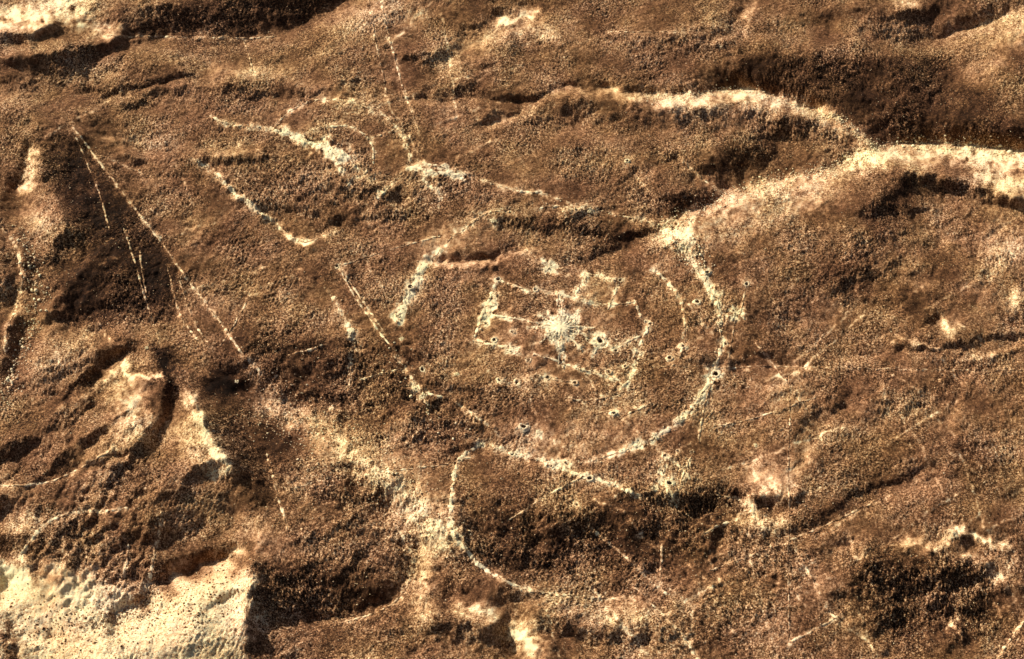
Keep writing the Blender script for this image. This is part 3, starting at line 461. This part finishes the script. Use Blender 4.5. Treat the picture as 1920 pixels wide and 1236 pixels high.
RINGS = [ # u, v, rim radius px, kind (p = dark pit, r = pale ring, s = pale heap), label
 (1326,511,7,'p','dark pit with pale rim on the right shoulder of the great circle'), (632,499,7,'p','dark pit in a pale rim at the upper end of the double line'),
 (770,538,8,'p','dark pit on the pale upper left segment of the great circle'), (746,592,7,'p','dark pit at the lower tip of the pale upper left segment'),
 (1342,702,10,'p','dark pit in a bright patch on the lower right of the great circle'), (1400,533,7,'p','dark pit in pale rim right of the circle, level with its shoulder'),
 (1379,589,5,'p','dark dot pit in the middle of the small right-hand star'), (961,852,6,'p','dark pit near the left end of the bottom ring segment'),
 (1033,874,6,'p','dark pit where the bottom ring segment forks'), (1106,897,7,'p','dark pit in the bright patch on the lower bottom segment'),
 (1081,947,7,'r','tall pale ring around a dark dot below the bottom ring segment'), (1241,883,7,'p','pale ring with dark dot, upper left of the trio at the plateau foot'),
 (1255,906,8,'p','broad oval pale ring with dark dot, right one of the trio'), (1227,916,6,'p','narrow pale ring with dark dot, lowest left of the trio'),
 (1265,945,8,'p','black pit with bright rim below the trio of rings'), (1271,846,5,'r','tiny pale ring above the crossing thin lines'), (1247,855,5,'r','tiny ring of stones above the trio of ringed dots'),
 (1125,639,9,'p','dark pit at the heart of the white small star'), (1176,302,6,'p','lone dark pit on the spur below the upper rim'), (934,524,7,'p','dark pit in a pale ring at the top of the left line of the square'),
 (1004,543,5,'p','dark dot pit on the upper line of the square'), (911,607,6,'r','small pale ring below the bright wedge of the square'), (927,638,6,'p','small bright ring at the lower left corner of the square'),
 (961,623,6,'r','small pale ring between the square corner and the bright star'), (991,675,7,'r','pale heap ring below left of the bright star'), (1009,705,6,'r','left one of two close rings below the star'),
 (1027,708,7,'r','right one of two close rings, clear round and pale, below the star'), (970,718,7,'r','pale ring left of the two close rings'), (936,713,6,'p','dark dot ring at the far left of the row below the square'),
 (1078,718,6,'r','pale ring right of the two close rings'), (981,800,8,'p','oval ring with dark dot above the bottom segment'), (1151,775,6,'p','small bright ring with dark dot alone on the lower plateau'),
 (1141,698,7,'r','clear pale ring left of the bent line foot'), (1172,687,6,'r','small pale ring against the bent stone line'), (1155,658,6,'r','small pale ring right below the white small star'),
 (1281,649,6,'r','faint round ring inside the lower right of the circle'), (1256,671,6,'r','faint ring with dark dot inside the circle near its right side'), (1163,526,6,'r','pale ring at the right corner of the small box'),
 (1220,608,6,'r','pale open ring at the top of the bent stone line'), (1211,603,4,'p','dark dot pit just left of the ring on the bent line'), (1308,566,7,'p','pale ring and dark dot on the inner side of the shoulder'),
 (1361,645,6,'p','dark dot with bright stones on the right side of the great circle'), (1314,743,6,'s','pale heap at the bend of the lower right segment'), (1274,787,7,'s','pale heap on the lower right segment halfway down'),
 (1230,818,9,'s','largest pale heap on the lower right segment'), (1197,835,8,'s','pale heap at the lower left end of the lower right segment'), (1012,812,7,'s','lone square pale heap above the bottom segment'),
 (794,743,7,'s','pale heap at the foot of the stone chain in the dark rubble'), (779,729,7,'s','pale heap halfway down the stone chain'), (899,833,6,'s','small white heap left of the bottom ring segment'),
 (925,414,7,'s','round white heap under the upper left arc of the circle'), (828,470,7,'s','round white heap above the gully at the circle top left'), (1350,606,7,'s','pale heap on the right side of the great circle'),
 (753,636,5,'s','small white heap in the dark gap of the circle on the left'), (976,65,5,'s','single white heap near the top edge'), (275,652,4,'s','tiny white heap above the dark cone on the left'),
 (1104,397,5,'s','small pale heap at the right end of the top arc'), (792,693,6,'p','dark dot pit with a pale rim left inside the circle'), (1351,88,3,'s','tiny white heap on the slope near the top right'), (443,716,5,'s','small speckled heap beside the black hollow'),
 (857,702,4,'s','tiny pale heap right of the dark rubble on the lower plateau left'), (1288,652,3,'s','tiny pale heap next to the faint round ring'), (1417,835,4,'s','small bright heap on the slope above the crater'), (620,768,4,'s','small pale heap under the dark hollow of the left'),
]
for ln in LINES:
    for (nm, pts, wd, tone) in ln[3]:
        big = ln[0] not in ('footpath',)
        halo(pts, wd*(1.0 if big else .9)+1.0, (tone-.42)*(.38 if nm == 'ring_segment' else .5 if big else .35), .8)
halo([(SCX-6, SCY), (SCX+6, SCY)], 19, .6, .3); halo([(SCX, SCY), (SCX+.1, SCY)], 34, .18, .8)
halo([(918,575),(908,590)], 14, .3); halo([(795,500),(772,545),(746,600)], 8, .22); halo([(1338,704),(1344,704)], 14, .35); halo([(1318,518),(1322,512)], 12, .25); halo([(1335,545),(1345,552)], 14, .22)
halo([(1125,642),(1126,643)], 14, .35); halo([(1240,900),(1250,906)], 18, .08); halo([(1290,470),(1260,440)], 22, .07, 1.5)
for (u, v, r, k, lb) in RINGS: halo([(u, v), (u+.1, v)], r*1.5, .2, .4)

# ------------------------------------------------------------------ terrain sheet
def axis(lo, hi, st, grow, n, far):
    mid = list(np.arange(lo, hi+st/2, st)); s = st; left = []; x = lo
    for k in range(n):
        s *= grow; x -= s; left.append(x)
    s = st; right = []; x = mid[-1]
    for k in range(n):
        s *= grow; x += s; right.append(x)
    return np.array(left[::-1]+mid+right)
XS = axis(-246, 246, .40, 1.17, 34, 0); YS = axis(-166, 222, .50, 1.17, 34, 0)
NX, NY = len(XS), len(YS)
X, Y = np.meshgrid(XS, YS); X = X.astype(np.float64); Y = Y.astype(np.float64)
def wn(seed, lo, hi, beta, **k): return fftnoise((NY, NX), .40, .50, lo, hi, beta, seed, **k)
inner = np.clip((np.minimum.reduce([X+290, 290-X, Y+210, 270-Y]))/40, 0, 1)
N_big = wn(21, 10, 120, 3.4)*.35
N_med = wn(22, 2.5, 14, 3.0)*.2
N_fin = wn(23, .85, 2.0, 1.0)*.075
mixa = np.clip(wn(25, 40, 160, 3)*.8+.5, 0, 1); mixb = np.clip(wn(26, 40, 160, 3)*.8+.5, 0, 1)
N_str = (wn(27, .9, 7, 2.0, ax=.22, ay=1.0, rot=R(-35))*mixa + wn(28, .9, 7, 2.0, ax=.22, ay=1.0, rot=R(55))*(1-mixa))*mixb + wn(29, .9, 7, 2.0, ax=.2, ay=1.0, rot=R(8))*(1-mixb)
N_str *= .18
VAR = np.clip(.95+.33*wn(30, 8, 70, 2.6), .35, 1.5)
N_drain = -np.abs(wn(24, 4, 40, 3.2))*.55
N_far = np.where(inner < 1, (1-inner)*6*np.sin(X/210+1)*np.cos(Y/170), 0)
Z = np.zeros_like(X)
for it in range(9):
    u, v = project(X, Y, Z)
    g = samp(G, u, v)
    Zn = samp(H, u, v) + N_big + N_drain*np.clip(g-.62, .1, 1) + (N_med*(.5+.5*g)+(N_fin*.55+N_str)*g*VAR) + N_far
    Z = Zn if it < 3 else .5*Z+.5*Zn
u, v = project(X, Y, Z)
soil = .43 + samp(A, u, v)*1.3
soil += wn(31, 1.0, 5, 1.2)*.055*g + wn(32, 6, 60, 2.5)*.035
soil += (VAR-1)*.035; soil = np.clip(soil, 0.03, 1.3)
kind = np.zeros(X.shape, np.int8)
kind[samp(pale_flat, u, v) > .5] = 1
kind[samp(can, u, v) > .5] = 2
ravine = np.zeros((NH, NW), np.float32); stroke(ravine, 1, 20, [(40,425),(60,480),(75,545),(50,620),(25,700),(5,760)], brk=0)
kind[samp(ravine, u, v) > .4] = 3

# ------------------------------------------------------------------ material
def soil_material():
    m = bpy.data.materials.new('desert_soil'); m.use_nodes = True
    n = m.node_tree.nodes; l = m.node_tree.links; b = n['Principled BSDF']
    b.inputs['Roughness'].default_value = .95; b.inputs['Specular IOR Level'].default_value = .12
    at = n.new('ShaderNodeAttribute'); at.attribute_name = 'soil'
    tc = n.new('ShaderNodeNewGeometry')
    def noise(sc, det, rough=.6, off=0):
        t = n.new('ShaderNodeTexNoise'); t.inputs['Scale'].default_value = sc; t.inputs['Detail'].default_value = det; t.inputs['Roughness'].default_value = rough
        if off:
            mp = n.new('ShaderNodeVectorMath'); mp.operation = 'ADD'; mp.inputs[1].default_value = (off, off*.7, off*.3)
            l.new(tc.outputs['Position'], mp.inputs[0]); l.new(mp.outputs[0], t.inputs['Vector'])
        else: l.new(tc.outputs['Position'], t.inputs['Vector'])
        return t
    def math_(op, a, bb=None, c=None):
        x = n.new('ShaderNodeMath'); x.operation = op
        for i, q in enumerate((a, bb, c)):
            if q is None: continue
            if isinstance(q, (int, float)): x.inputs[i].default_value = q
            else: l.new(q, x.inputs[i])
        return x.outputs[0]
    n1 = noise(1.5, 5, .75); n2 = noise(2.4, 3, .6, 37); n3 = noise(.035, 4, .6, 91); n4 = noise(.16, 4, .65, 11)
    gr = n.new('ShaderNodeAttribute'); gr.attribute_name = 'grit'
    s = math_('MULTIPLY', math_('SUBTRACT', n1.outputs[0], .5), GR1)
    s = math_('MULTIPLY_ADD', math_('SUBTRACT', n2.outputs[0], .5), GR2, s)
    s = math_('MULTIPLY_ADD', s, gr.outputs['Fac'], at.outputs['Fac'])
    cr = n.new('ShaderNodeValToRGB'); l.new(s, cr.inputs[0])
    e = cr.color_ramp.elements
    stops = RAMP
    e[0].position = stops[0][0]; e[0].color = (*stops[0][1], 1); e[1].position = stops[-1][0]; e[1].color = (*stops[-1][1], 1)
    for p, c in stops[1:-1]:
        q = e.new(p); q.color = (*c, 1)
    # hue drift: pinkish against olive patches
    hr = n.new('ShaderNodeValToRGB'); he = hr.color_ramp.elements
    he[0].position = .40; he[0].color = (.99, 1.01, .93, 1); he[1].position = .60; he[1].color = (1.01, .98, 1.05, 1)
    hm = math_('ADD', math_('MULTIPLY', n3.outputs[0], .8), math_('MULTIPLY', n4.outputs[0], .2)); l.new(hm, hr.inputs[0])
    mx = n.new('ShaderNodeVectorMath'); mx.operation = 'MULTIPLY'; l.new(cr.outputs[0], mx.inputs[0]); l.new(hr.outputs[0], mx.inputs[1])
    l.new(mx.outputs[0], b.inputs['Base Color'])
    bp = n.new('ShaderNodeBump'); bp.inputs['Strength'].default_value = .8; bp.inputs['Distance'].default_value = .35
    l.new(n2.outputs[0], bp.inputs['Height']); l.new(bp.outputs[0], b.inputs['Normal'])
    return m
GR1, GR2 = 1.6, .9
RAMP = [(0.0, (.008, .0034, .0016)), (.22, (.035, .0150, .0066)), (.42, (.158, .0750, .0335)), (.58, (.42, .235, .118)), (.75, (.70, .480, .275)), (.96, (.90, .80, .52))]
MAT = soil_material()

def finish(me, soilv, dom='POINT', grit=None):
    gt = me.attributes.new('grit', 'FLOAT', dom); gt.data.foreach_set('value', np.full(len(gt.data), .7, np.float32) if grit is None else np.asarray(grit, np.float32))
    at = me.attributes.new('soil', 'FLOAT', dom); at.data.foreach_set('value', np.asarray(soilv, np.float32).ravel())
    me.materials.append(MAT)
def mesh_np(name, co, faces, soilv, grit=None):
    me = bpy.data.meshes.new(name); co = np.asarray(co, np.float32); faces = np.asarray(faces, np.int32); k = faces.shape[1]
    me.vertices.add(len(co)); me.vertices.foreach_set('co', co.ravel())
    me.loops.add(faces.size); me.loops.foreach_set('vertex_index', faces.ravel())
    me.polygons.add(len(faces)); me.polygons.foreach_set('loop_start', np.arange(0, faces.size, k, dtype=np.int32))
    me.update(calc_edges=True); finish(me, soilv, grit=grit)
    return me
def link(name, data, parent=None, **props):
    o = bpy.data.objects.new(name, data); col.objects.link(o)
    if parent is not None: o.parent = parent
    for k, val in props.items():
        if val: o[k] = val
    return o

co_all = np.stack([X, Y, Z], -1).reshape(-1, 3); idx = np.arange(NX*NY).reshape(NY, NX)
quads = np.stack([idx[:-1, :-1], idx[:-1, 1:], idx[1:, 1:], idx[1:, :-1]], -1).reshape(-1, 4)
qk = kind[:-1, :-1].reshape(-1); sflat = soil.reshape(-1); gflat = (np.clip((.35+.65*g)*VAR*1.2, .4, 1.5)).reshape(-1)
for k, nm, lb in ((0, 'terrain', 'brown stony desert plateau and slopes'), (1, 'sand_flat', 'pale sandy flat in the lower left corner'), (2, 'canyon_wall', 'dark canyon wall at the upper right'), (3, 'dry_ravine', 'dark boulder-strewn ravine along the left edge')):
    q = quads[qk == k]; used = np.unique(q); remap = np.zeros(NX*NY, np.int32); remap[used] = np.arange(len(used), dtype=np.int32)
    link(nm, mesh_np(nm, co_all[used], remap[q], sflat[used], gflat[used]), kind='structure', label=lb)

def ground(x, y):
    x = np.atleast_1d(x); y = np.atleast_1d(y)
    j = np.clip(np.searchsorted(XS, x)-1, 0, NX-2); i = np.clip(np.searchsorted(YS, y)-1, 0, NY-2)
    fx = (x-XS[j])/(XS[j+1]-XS[j]); fy = (y-YS[i])/(YS[i+1]-YS[i])
    return (Z[i, j]*(1-fx)+Z[i, j+1]*fx)*(1-fy)+(Z[i+1, j]*(1-fx)+Z[i+1, j+1]*fx)*fy
def at_px(u, v):
    u = np.atleast_1d(np.asarray(u, float)); v = np.atleast_1d(np.asarray(v, float)); z = np.zeros(len(u))
    for k in range(7):
        x, y = unproject(u, v, z); z = .4*z+.6*ground(x, y)
    x, y = unproject(u, v, z)
    return x, y, ground(x, y)

# ------------------------------------------------------------------ builders
ICO_V = None
import bmesh
bmx = bmesh.new(); bmesh.ops.create_icosphere(bmx, subdivisions=1, radius=1.0)
ICO_V = np.array([v_.co[:] for v_ in bmx.verts]); ICO_F = np.array([[v_.index for v_ in f.verts] for f in bmx.faces]); bmx.free()
OCT_V = np.array([(1,0,0),(0,1,0),(-1,0,0),(0,-1,0),(0,0,1),(0,0,-.6)], float)
OCT_F = np.array([(0,1,4),(1,2,4),(2,3,4),(3,0,4),(1,0,5),(2,1,5),(3,2,5),(0,3,5)])
def stones_mesh(name, xs, ys, zs, rs_, tone, seed):
    g = np.random.default_rng(seed); n = len(xs)
    v_ = OCT_V[None]*g.uniform(.6, 1.35, (n, 6, 1)); a = g.uniform(0, 6.28, n); c, s = np.cos(a)[:, None], np.sin(a)[:, None]
    r = rs_[:, None]
    P = np.stack([(v_[..., 0]*c-v_[..., 1]*s)*r+xs[:, None], (v_[..., 0]*s+v_[..., 1]*c)*r+ys[:, None], v_[..., 2]*.75*r+(zs+rs_*.15)[:, None]], -1)
    f = OCT_F[None]+(np.arange(n)*6)[:, None, None]
    t = np.repeat(np.clip(tone+g.normal(0, .13, n), .05, 1.3), 6)
    return mesh_np(name, P.reshape(-1, 3), f.reshape(-1, 3), t)
def resample(x, y, st):
    d = np.r_[0, np.cumsum(np.hypot(np.diff(x), np.diff(y)))]; n = max(3, int(d[-1]/st)+1); t = np.linspace(0, d[-1], n)
    return np.interp(t, d, x), np.interp(t, d, y)
def smooth_px(pts):
    p = np.array(pts, float)
    if len(p) < 3: return p[:, 0], p[:, 1]
    for _ in range(2):
        q = [p[0]]
        for k in range(len(p)-1): q += [p[k]*.75+p[k+1]*.25, p[k]*.25+p[k+1]*.75]
        q.append(p[-1]); p = np.array(q)
    return p[:, 0], p[:, 1]
def ribbon(name, pts, wpx, tone, seed, ragged=.35):
    g = np.random.default_rng(seed)
    wpx = wpx*(1.0 if name == 'ring_segment' else 1.2 if name != 'track_bed' else 1.1); uu, vv = smooth_px(pts); x, y, _ = at_px(uu, vv); x, y = resample(x, y, .45); n = len(x)
    nz = np.convolve(g.normal(0, 1, n+8), np.ones(5)/5, 'same')[4:-4]; nz2 = np.convolve(g.normal(0, 1, n+8), np.ones(3)/3, 'same')[4:-4]
    tx, ty = np.gradient(x), np.gradient(y); L_ = np.hypot(tx, ty)+1e-9; nx, ny = -ty/L_, tx/L_
    x = x+nx*nz*wpx*.2*.35; y = y+ny*nz*wpx*.2*.35
    hw = wpx*.2*.5*np.clip(1+ragged*1.6*nz2, .25, 2.0)
    lf = np.convolve(g.normal(0, 1, n+40), np.hanning(13)/2.2, 'same')[20:-20]
    gate = np.clip(.85+.42*lf, .22, 1) if name != 'star_ray' else np.ones(n)
    if name == 'track_bed': gate = np.clip(.95+.3*lf, .45, 1)
    if name == 'sand_track' or name == 'sand_blob': gate = np.clip(gate*1.5, .5, 1)
    hw = hw*(.45+.55*gate)
    endt = np.clip(np.minimum(np.arange(n), np.arange(n)[::-1])/3.0+.25, 0, 1); hw = hw*endt
    offs = (-1.15, -.7, 0, .7, 1.15); dz = (-.12, .20, .12, .20, -.12)
    co = []; so_ = []
    for o_, d_ in zip(offs, dz):
        xx, yy = x+nx*hw*o_, y+ny*hw*o_
        lift = d_*min(1, .5+wpx/8)*(.45 if name == 'star_ray' else 1)+ (g.normal(0, .03, n) if abs(o_) < 1 else 0)
        co.append(np.stack([xx, yy, ground(xx, yy)+lift*gate-.10*(1-gate)], -1)); so_.append(np.clip((.42+(tone-.42)*(.35+.65*gate))*(1.25 if name == 'star_ray' else 1.02 if name != 'track_bed' else .92)+nz2*.28*1.0-(.12 if abs(o_) > .9 else 0)+g.normal(0, .09, n), .1, 1.8))
    co = np.stack(co, 1).reshape(-1, 3); so_ = np.stack(so_, 1).reshape(-1)
    b = np.arange(n-1)[:, None]*5+np.arange(4)[None, :]
    f = np.stack([b, b+5, b+6, b+1], -1).reshape(-1, 4)
    return mesh_np(name, co, f[:, ::-1], so_), (x, y, nx, ny, hw)

seed = 100
for (kindn, lb, cat, parts, dens, grp) in LINES:
    built = []; allx = []; ally = []
    for (nm, pts, wd, tone) in parts:
        seed += 1
        me, info = ribbon(nm, pts, wd, tone, seed); built.append((nm, me)); allx.append(info); 
    x0 = float(np.mean([i[0].mean() for i in allx])); y0 = float(np.mean([i[1].mean() for i in allx])); z0 = float(ground(x0, y0)[0])
    root = link(kindn, None, label=lb, kind='structure') if kindn == 'footpath' else link(kindn, None, label=lb, category=cat); root.location = (x0, y0, z0); root.empty_display_size = 1
    def local(me):
        c = np.empty(len(me.vertices)*3, np.float32); me.vertices.foreach_get('co', c); c = c.reshape(-1, 3)-np.array([x0, y0, z0], np.float32); me.vertices.foreach_set('co', c.ravel()); return me
    for nm, me in built: link(nm, local(me), root)
    g = np.random.default_rng(seed+999); sx, sy, sr = [], [], []
    for (x, y, nx, ny, hw), (nm, pts, wd, tone) in zip(allx, parts):
        n = max(2, int(len(x)*.45/2.0*dens*.8)); k = g.integers(0, len(x), n); spread = g.normal(0, 1, n)*(hw[k]*1.1+.35)
        sx.append(x[k]+nx[k]*spread); sy.append(y[k]+ny[k]*spread); sr.append(np.clip(g.lognormal(-1.35, .35, n), .1, .6))
    sx, sy, sr = np.concatenate(sx), np.concatenate(sy), np.concatenate(sr)
    me = stones_mesh('loose_stones', sx, sy, ground(sx, sy), sr, .78 if kindn != 'footpath' else .6, seed)
    link('loose_stones', local(me), root, kind='stuff')

# rings, pits and heaps
def ring_meshes(r, kind_, sd):
    g = np.random.default_rng(sd); n = 18; a = np.linspace(0, 2*math.pi, n, endpoint=False)
    ec = g.uniform(0, .22); ph = g.uniform(0, 6.28); rr = r*(1+ec*np.cos(2*a+ph)+g.normal(0, .10, n)); hgt = .30*(1+.5*np.cos(a+g.uniform(0, 6.28))+g.normal(0, .25, n))*min(1.3, r/1.2)
    prof = [(1.35, -.35), (1.0, .0), (.78, 1.0), (.55, .55), (.42, -.35)]
    co = np.array([[(rr*f*np.cos(a)), (rr*f*np.sin(a)), hgt*q if q > 0 else np.full(n, q)] for f, q in prof]).transpose(0, 2, 1).reshape(-1, 3)
    f = []
    for k in range(4):
        for j in range(n): f.append((k*n+j, k*n+(j+1) % n, (k+1)*n+(j+1) % n, (k+1)*n+j))
    tone = {'p': .92, 'r': .80, 's': 1.0}[kind_]
    rim = mesh_np('rim', co, f, np.clip(tone+g.normal(0, .12, len(co)), .2, 1.25))
    # floor of dark stones
    m = 14; th = g.uniform(0, 6.28, m); q = r*.42*np.sqrt(g.uniform(0, 1, m))
    floor = stones_mesh('pit_floor', q*np.cos(th), q*np.sin(th), np.zeros(m)-.02, np.full(m, r*.24), .06 if kind_ == 'p' else .25, sd+1)
    return rim, floor
def heap_mesh(r, sd):
    g = np.random.default_rng(sd); m = 40; th = g.uniform(0, 6.28, m); q = r*.85*np.sqrt(g.uniform(0, 1, m))
    return stones_mesh('stones', q*np.cos(th), q*np.sin(th), .16*r*(1-q/r), g.uniform(.16, .28, m)*r, 1.25, sd)
for k, (u_, v_, r_, kd, lb) in enumerate(RINGS):
    x, y, z = (float(q[0]) for q in at_px(u_, v_)); r = r_*.2*1.02*random.uniform(.8, 1.2)
    if kd == 's':
        root = link('stone_heap', None, label=lb, category='stone heap'); root.location = (x, y, z)
        link('stones', heap_mesh(r, 500+k), root, kind='stuff')
    else:
        root = link('stone_pit' if kd == 'p' else 'stone_ring', None, label=lb, category='pit' if kd == 'p' else 'stone ring'); root.location = (x, y, z)
        rim, fl = ring_meshes(r, kd, 500+k); link('rim', rim, root); link('pit_floor', fl, root, kind='stuff')

# star hub: low heap of bright sand
x, y, z = (float(q[0]) for q in at_px(SCX, SCY))
g = np.random.default_rng(77); n = 36; a = np.linspace(0, 2*math.pi, n, endpoint=False); co = [(0, 0, .6)]; tn = [1.6]
for f_, hz in ((.35, .8), (.7, .7), (1.0, .5), (1.25, -.2)):
    for j in range(n):
        r = (4.0 if f_ < .8 else 4.0*(1+.45*math.cos(j*math.pi)*g.uniform(.4, 1)))*f_*(1+g.normal(0, .05)); px_, py_ = x+r*math.cos(a[j])*1.05, y+r*math.sin(a[j])
        co.append((px_-x, py_-y, float(ground(px_, py_)[0])-z+hz*.6)); tn.append(1.5+g.normal(0, .12))
hub_tri = [(0, 1+j, 1+(j+1) % n) for j in range(n)]
for k in range(3):
    for j in range(n):
        p, q = 1+k*n+j, 1+k*n+(j+1) % n; hub_tri += [(p, p+n, q+n), (p, q+n, q)]
star_root = [o for o in bpy.data.objects if o.get('label', '').startswith('bright white many-rayed')][0]
hub = link('star_hub', mesh_np('star_hub', co, hub_tri, tn), star_root)
hub.location = (x-star_root.location.x, y-star_root.location.y, z-star_root.location.z)

# boulders
bm_list = []
for k in range(10):
    g = np.random.default_rng(900+k); vv_ = ICO_V*g.uniform(.75, 1.2, (12, 1))*np.array([1, g.uniform(.7, 1), g.uniform(.6, .9)])
    t = g.choice([.55, .75, .9, 1.05]); bm_list.append(mesh_np('boulder', vv_, ICO_F, np.full(12, t)))
def boulders(path, n, spread, size, lb, grp, sd):
    g = np.random.default_rng(sd); p = np.array(path, float); d = np.r_[0, np.cumsum(np.hypot(*np.diff(p, axis=0).T))]; t = g.uniform(0, d[-1], n)
    uu = np.interp(t, d, p[:, 0])+g.normal(0, spread, n); vv = np.interp(t, d, p[:, 1])+g.normal(0, spread, n); x, y, z = at_px(uu, vv)
    for i in range(n):
        s = float(np.clip(g.lognormal(math.log(size), .35), .25, 1.6))
        o = link('boulder', bm_list[int(g.integers(0, 10))], label=lb, category='boulder', group=grp)
        o.location = (float(x[i]), float(y[i]), float(z[i])+s*.25); o.scale = (s, s, s); o.rotation_euler = (g.uniform(-.3, .3), g.uniform(-.3, .3), g.uniform(0, 6.28))
boulders([(40,440),(55,490),(75,530),(78,560),(60,610),(45,650),(20,720),(5,760)], 110, 9, .50, 'pale boulder among many strewn down the dark ravine by the left edge', 'boulders in the left ravine', 41)
boulders([(1590,235),(1625,275),(1660,272),(1760,268),(1900,285)], 60, 6, .48, 'pale boulder strewn on the bright rim at the upper right', 'boulders along the canyon rim', 42)
boulders([(1380,360),(1440,345),(1500,332),(1560,322)], 40, 8, .45, 'pale boulder on the bright rim left of the canyon bend', 'boulders along the lower rim', 43)
boulders([(1240,430),(1275,450),(1310,490)], 30, 14, .42, 'pale stone on the stony patch at the upper right of the circle', 'stones at the circle shoulder', 44)
boulders([(740,650),(790,780),(880,830)], 40, 18, .40, 'stone in the dark rubble left below the circle', 'stones in the dark rubble', 45)

def rim_stones(path, n, spread, lb, sd, tone=.95):
    g = np.random.default_rng(sd); p = np.array(path, float); d = np.r_[0, np.cumsum(np.hypot(*np.diff(p, axis=0).T))]; t = g.uniform(0, d[-1], n)
    uu = np.interp(t, d, p[:, 0])+g.normal(0, spread, n); vv = np.interp(t, d, p[:, 1])+g.normal(0, spread, n)*.8; x, y, z = at_px(uu, vv)
    link('loose_stones', stones_mesh('loose_stones', x, y, z, np.clip(g.lognormal(-1.25, .35, n), .12, .6), tone, sd), kind='stuff', label=lb, category='stones')
rim_stones([(1210,182),(1290,184),(1350,172),(1400,168),(1480,196),(1570,222),(1640,276)], 900, 6, 'pale stones strewn along the crest of the upper right rim', 61)
rim_stones([(1240,432),(1340,382),(1440,345),(1560,320),(1640,282),(1760,272),(1930,290)], 1900, 11, 'pale stones strewn along the long bright rim', 62)
rim_stones([(40,430),(60,500),(75,545),(60,610),(30,690),(5,760)], 420, 10, 'pale stones filling the dark ravine at the left edge', 63, .85)
rim_stones([(500,755),(620,825),(720,900),(830,1010)], 1500, 34, 'pale stones on the broad spine slope at lower left', 64, .8)
rim_stones([(1255,440),(1290,480),(1320,515)], 260, 10, 'pale stones on the right shoulder of the great circle', 65)
rim_stones([(20,1180),(180,1180),(330,1140),(450,1080)], 900, 40, 'stones scattered on the pale sand flat', 66, .5)
# loose rubble everywhere: uncountable, one object, instanced small stones
n = 70000
g = np.random.default_rng(3); uu = g.uniform(-60, 1980, n); vv = g.uniform(-60, 1290, n)
dens = samp(G, uu, vv); keep = g.uniform(0, 1, n) < dens*.6; uu, vv = uu[keep], vv[keep]
x, y = unproject(uu, vv, np.zeros(len(uu))); z = ground(x, y); n = len(x)
def rubble(name, sel, tone, lb):
    pm = bpy.data.meshes.new(name+'_points'); m = int(sel.sum()); pm.vertices.add(m)
    pm.vertices.foreach_set('co', np.stack([x[sel], y[sel], z[sel]], -1).astype(np.float32).ravel())
    at = pm.attributes.new('size', 'FLOAT', 'POINT'); at.data.foreach_set('value', np.clip(g.lognormal(-1.85, .4, m), .09, .45).astype(np.float32))
    o = link(name, pm, kind='stuff', label=lb, category='rubble')
    src = link('stone', mesh_np('stone', OCT_V*np.array([1, .8, .8]), OCT_F, np.full(6, tone)), o, kind='stuff')
    src.location = (0, 0, -60)
    ng = bpy.data.node_groups.new(name+'_nodes', 'GeometryNodeTree')
    ng.interface.new_socket('Geometry', in_out='INPUT', socket_type='NodeSocketGeometry'); ng.interface.new_socket('Geometry', in_out='OUTPUT', socket_type='NodeSocketGeometry')
    N = ng.nodes; gi = N.new('NodeGroupInput'); go = N.new('NodeGroupOutput'); iop = N.new('GeometryNodeInstanceOnPoints'); oi = N.new('GeometryNodeObjectInfo'); oi.inputs['Object'].default_value = src
    rv = N.new('FunctionNodeRandomValue'); rv.data_type = 'FLOAT_VECTOR'; rv.inputs[1].default_value = (.6, .6, 6.28)
    na = N.new('GeometryNodeInputNamedAttribute'); na.data_type = 'FLOAT'; na.inputs['Name'].default_value = 'size'
    mtp = N.new('GeometryNodeMeshToPoints')
    K = ng.links.new; K(gi.outputs[0], mtp.inputs[0]); K(mtp.outputs[0], iop.inputs['Points']); K(oi.outputs['Geometry'], iop.inputs['Instance'])
    K(rv.outputs[0], iop.inputs['Rotation']); K(na.outputs['Attribute'], iop.inputs['Scale']); K(iop.outputs[0], go.inputs[0])
    md = o.modifiers.new('scatter', 'NODES'); md.node_group = ng
pick = g.uniform(0, 1, n)
rubble('dark_rubble', pick < .55, .10, 'dark varnished stones scattered over the whole plateau')
rubble('pale_rubble', pick >= .55, .80, 'pale pebbles scattered over the whole plateau')
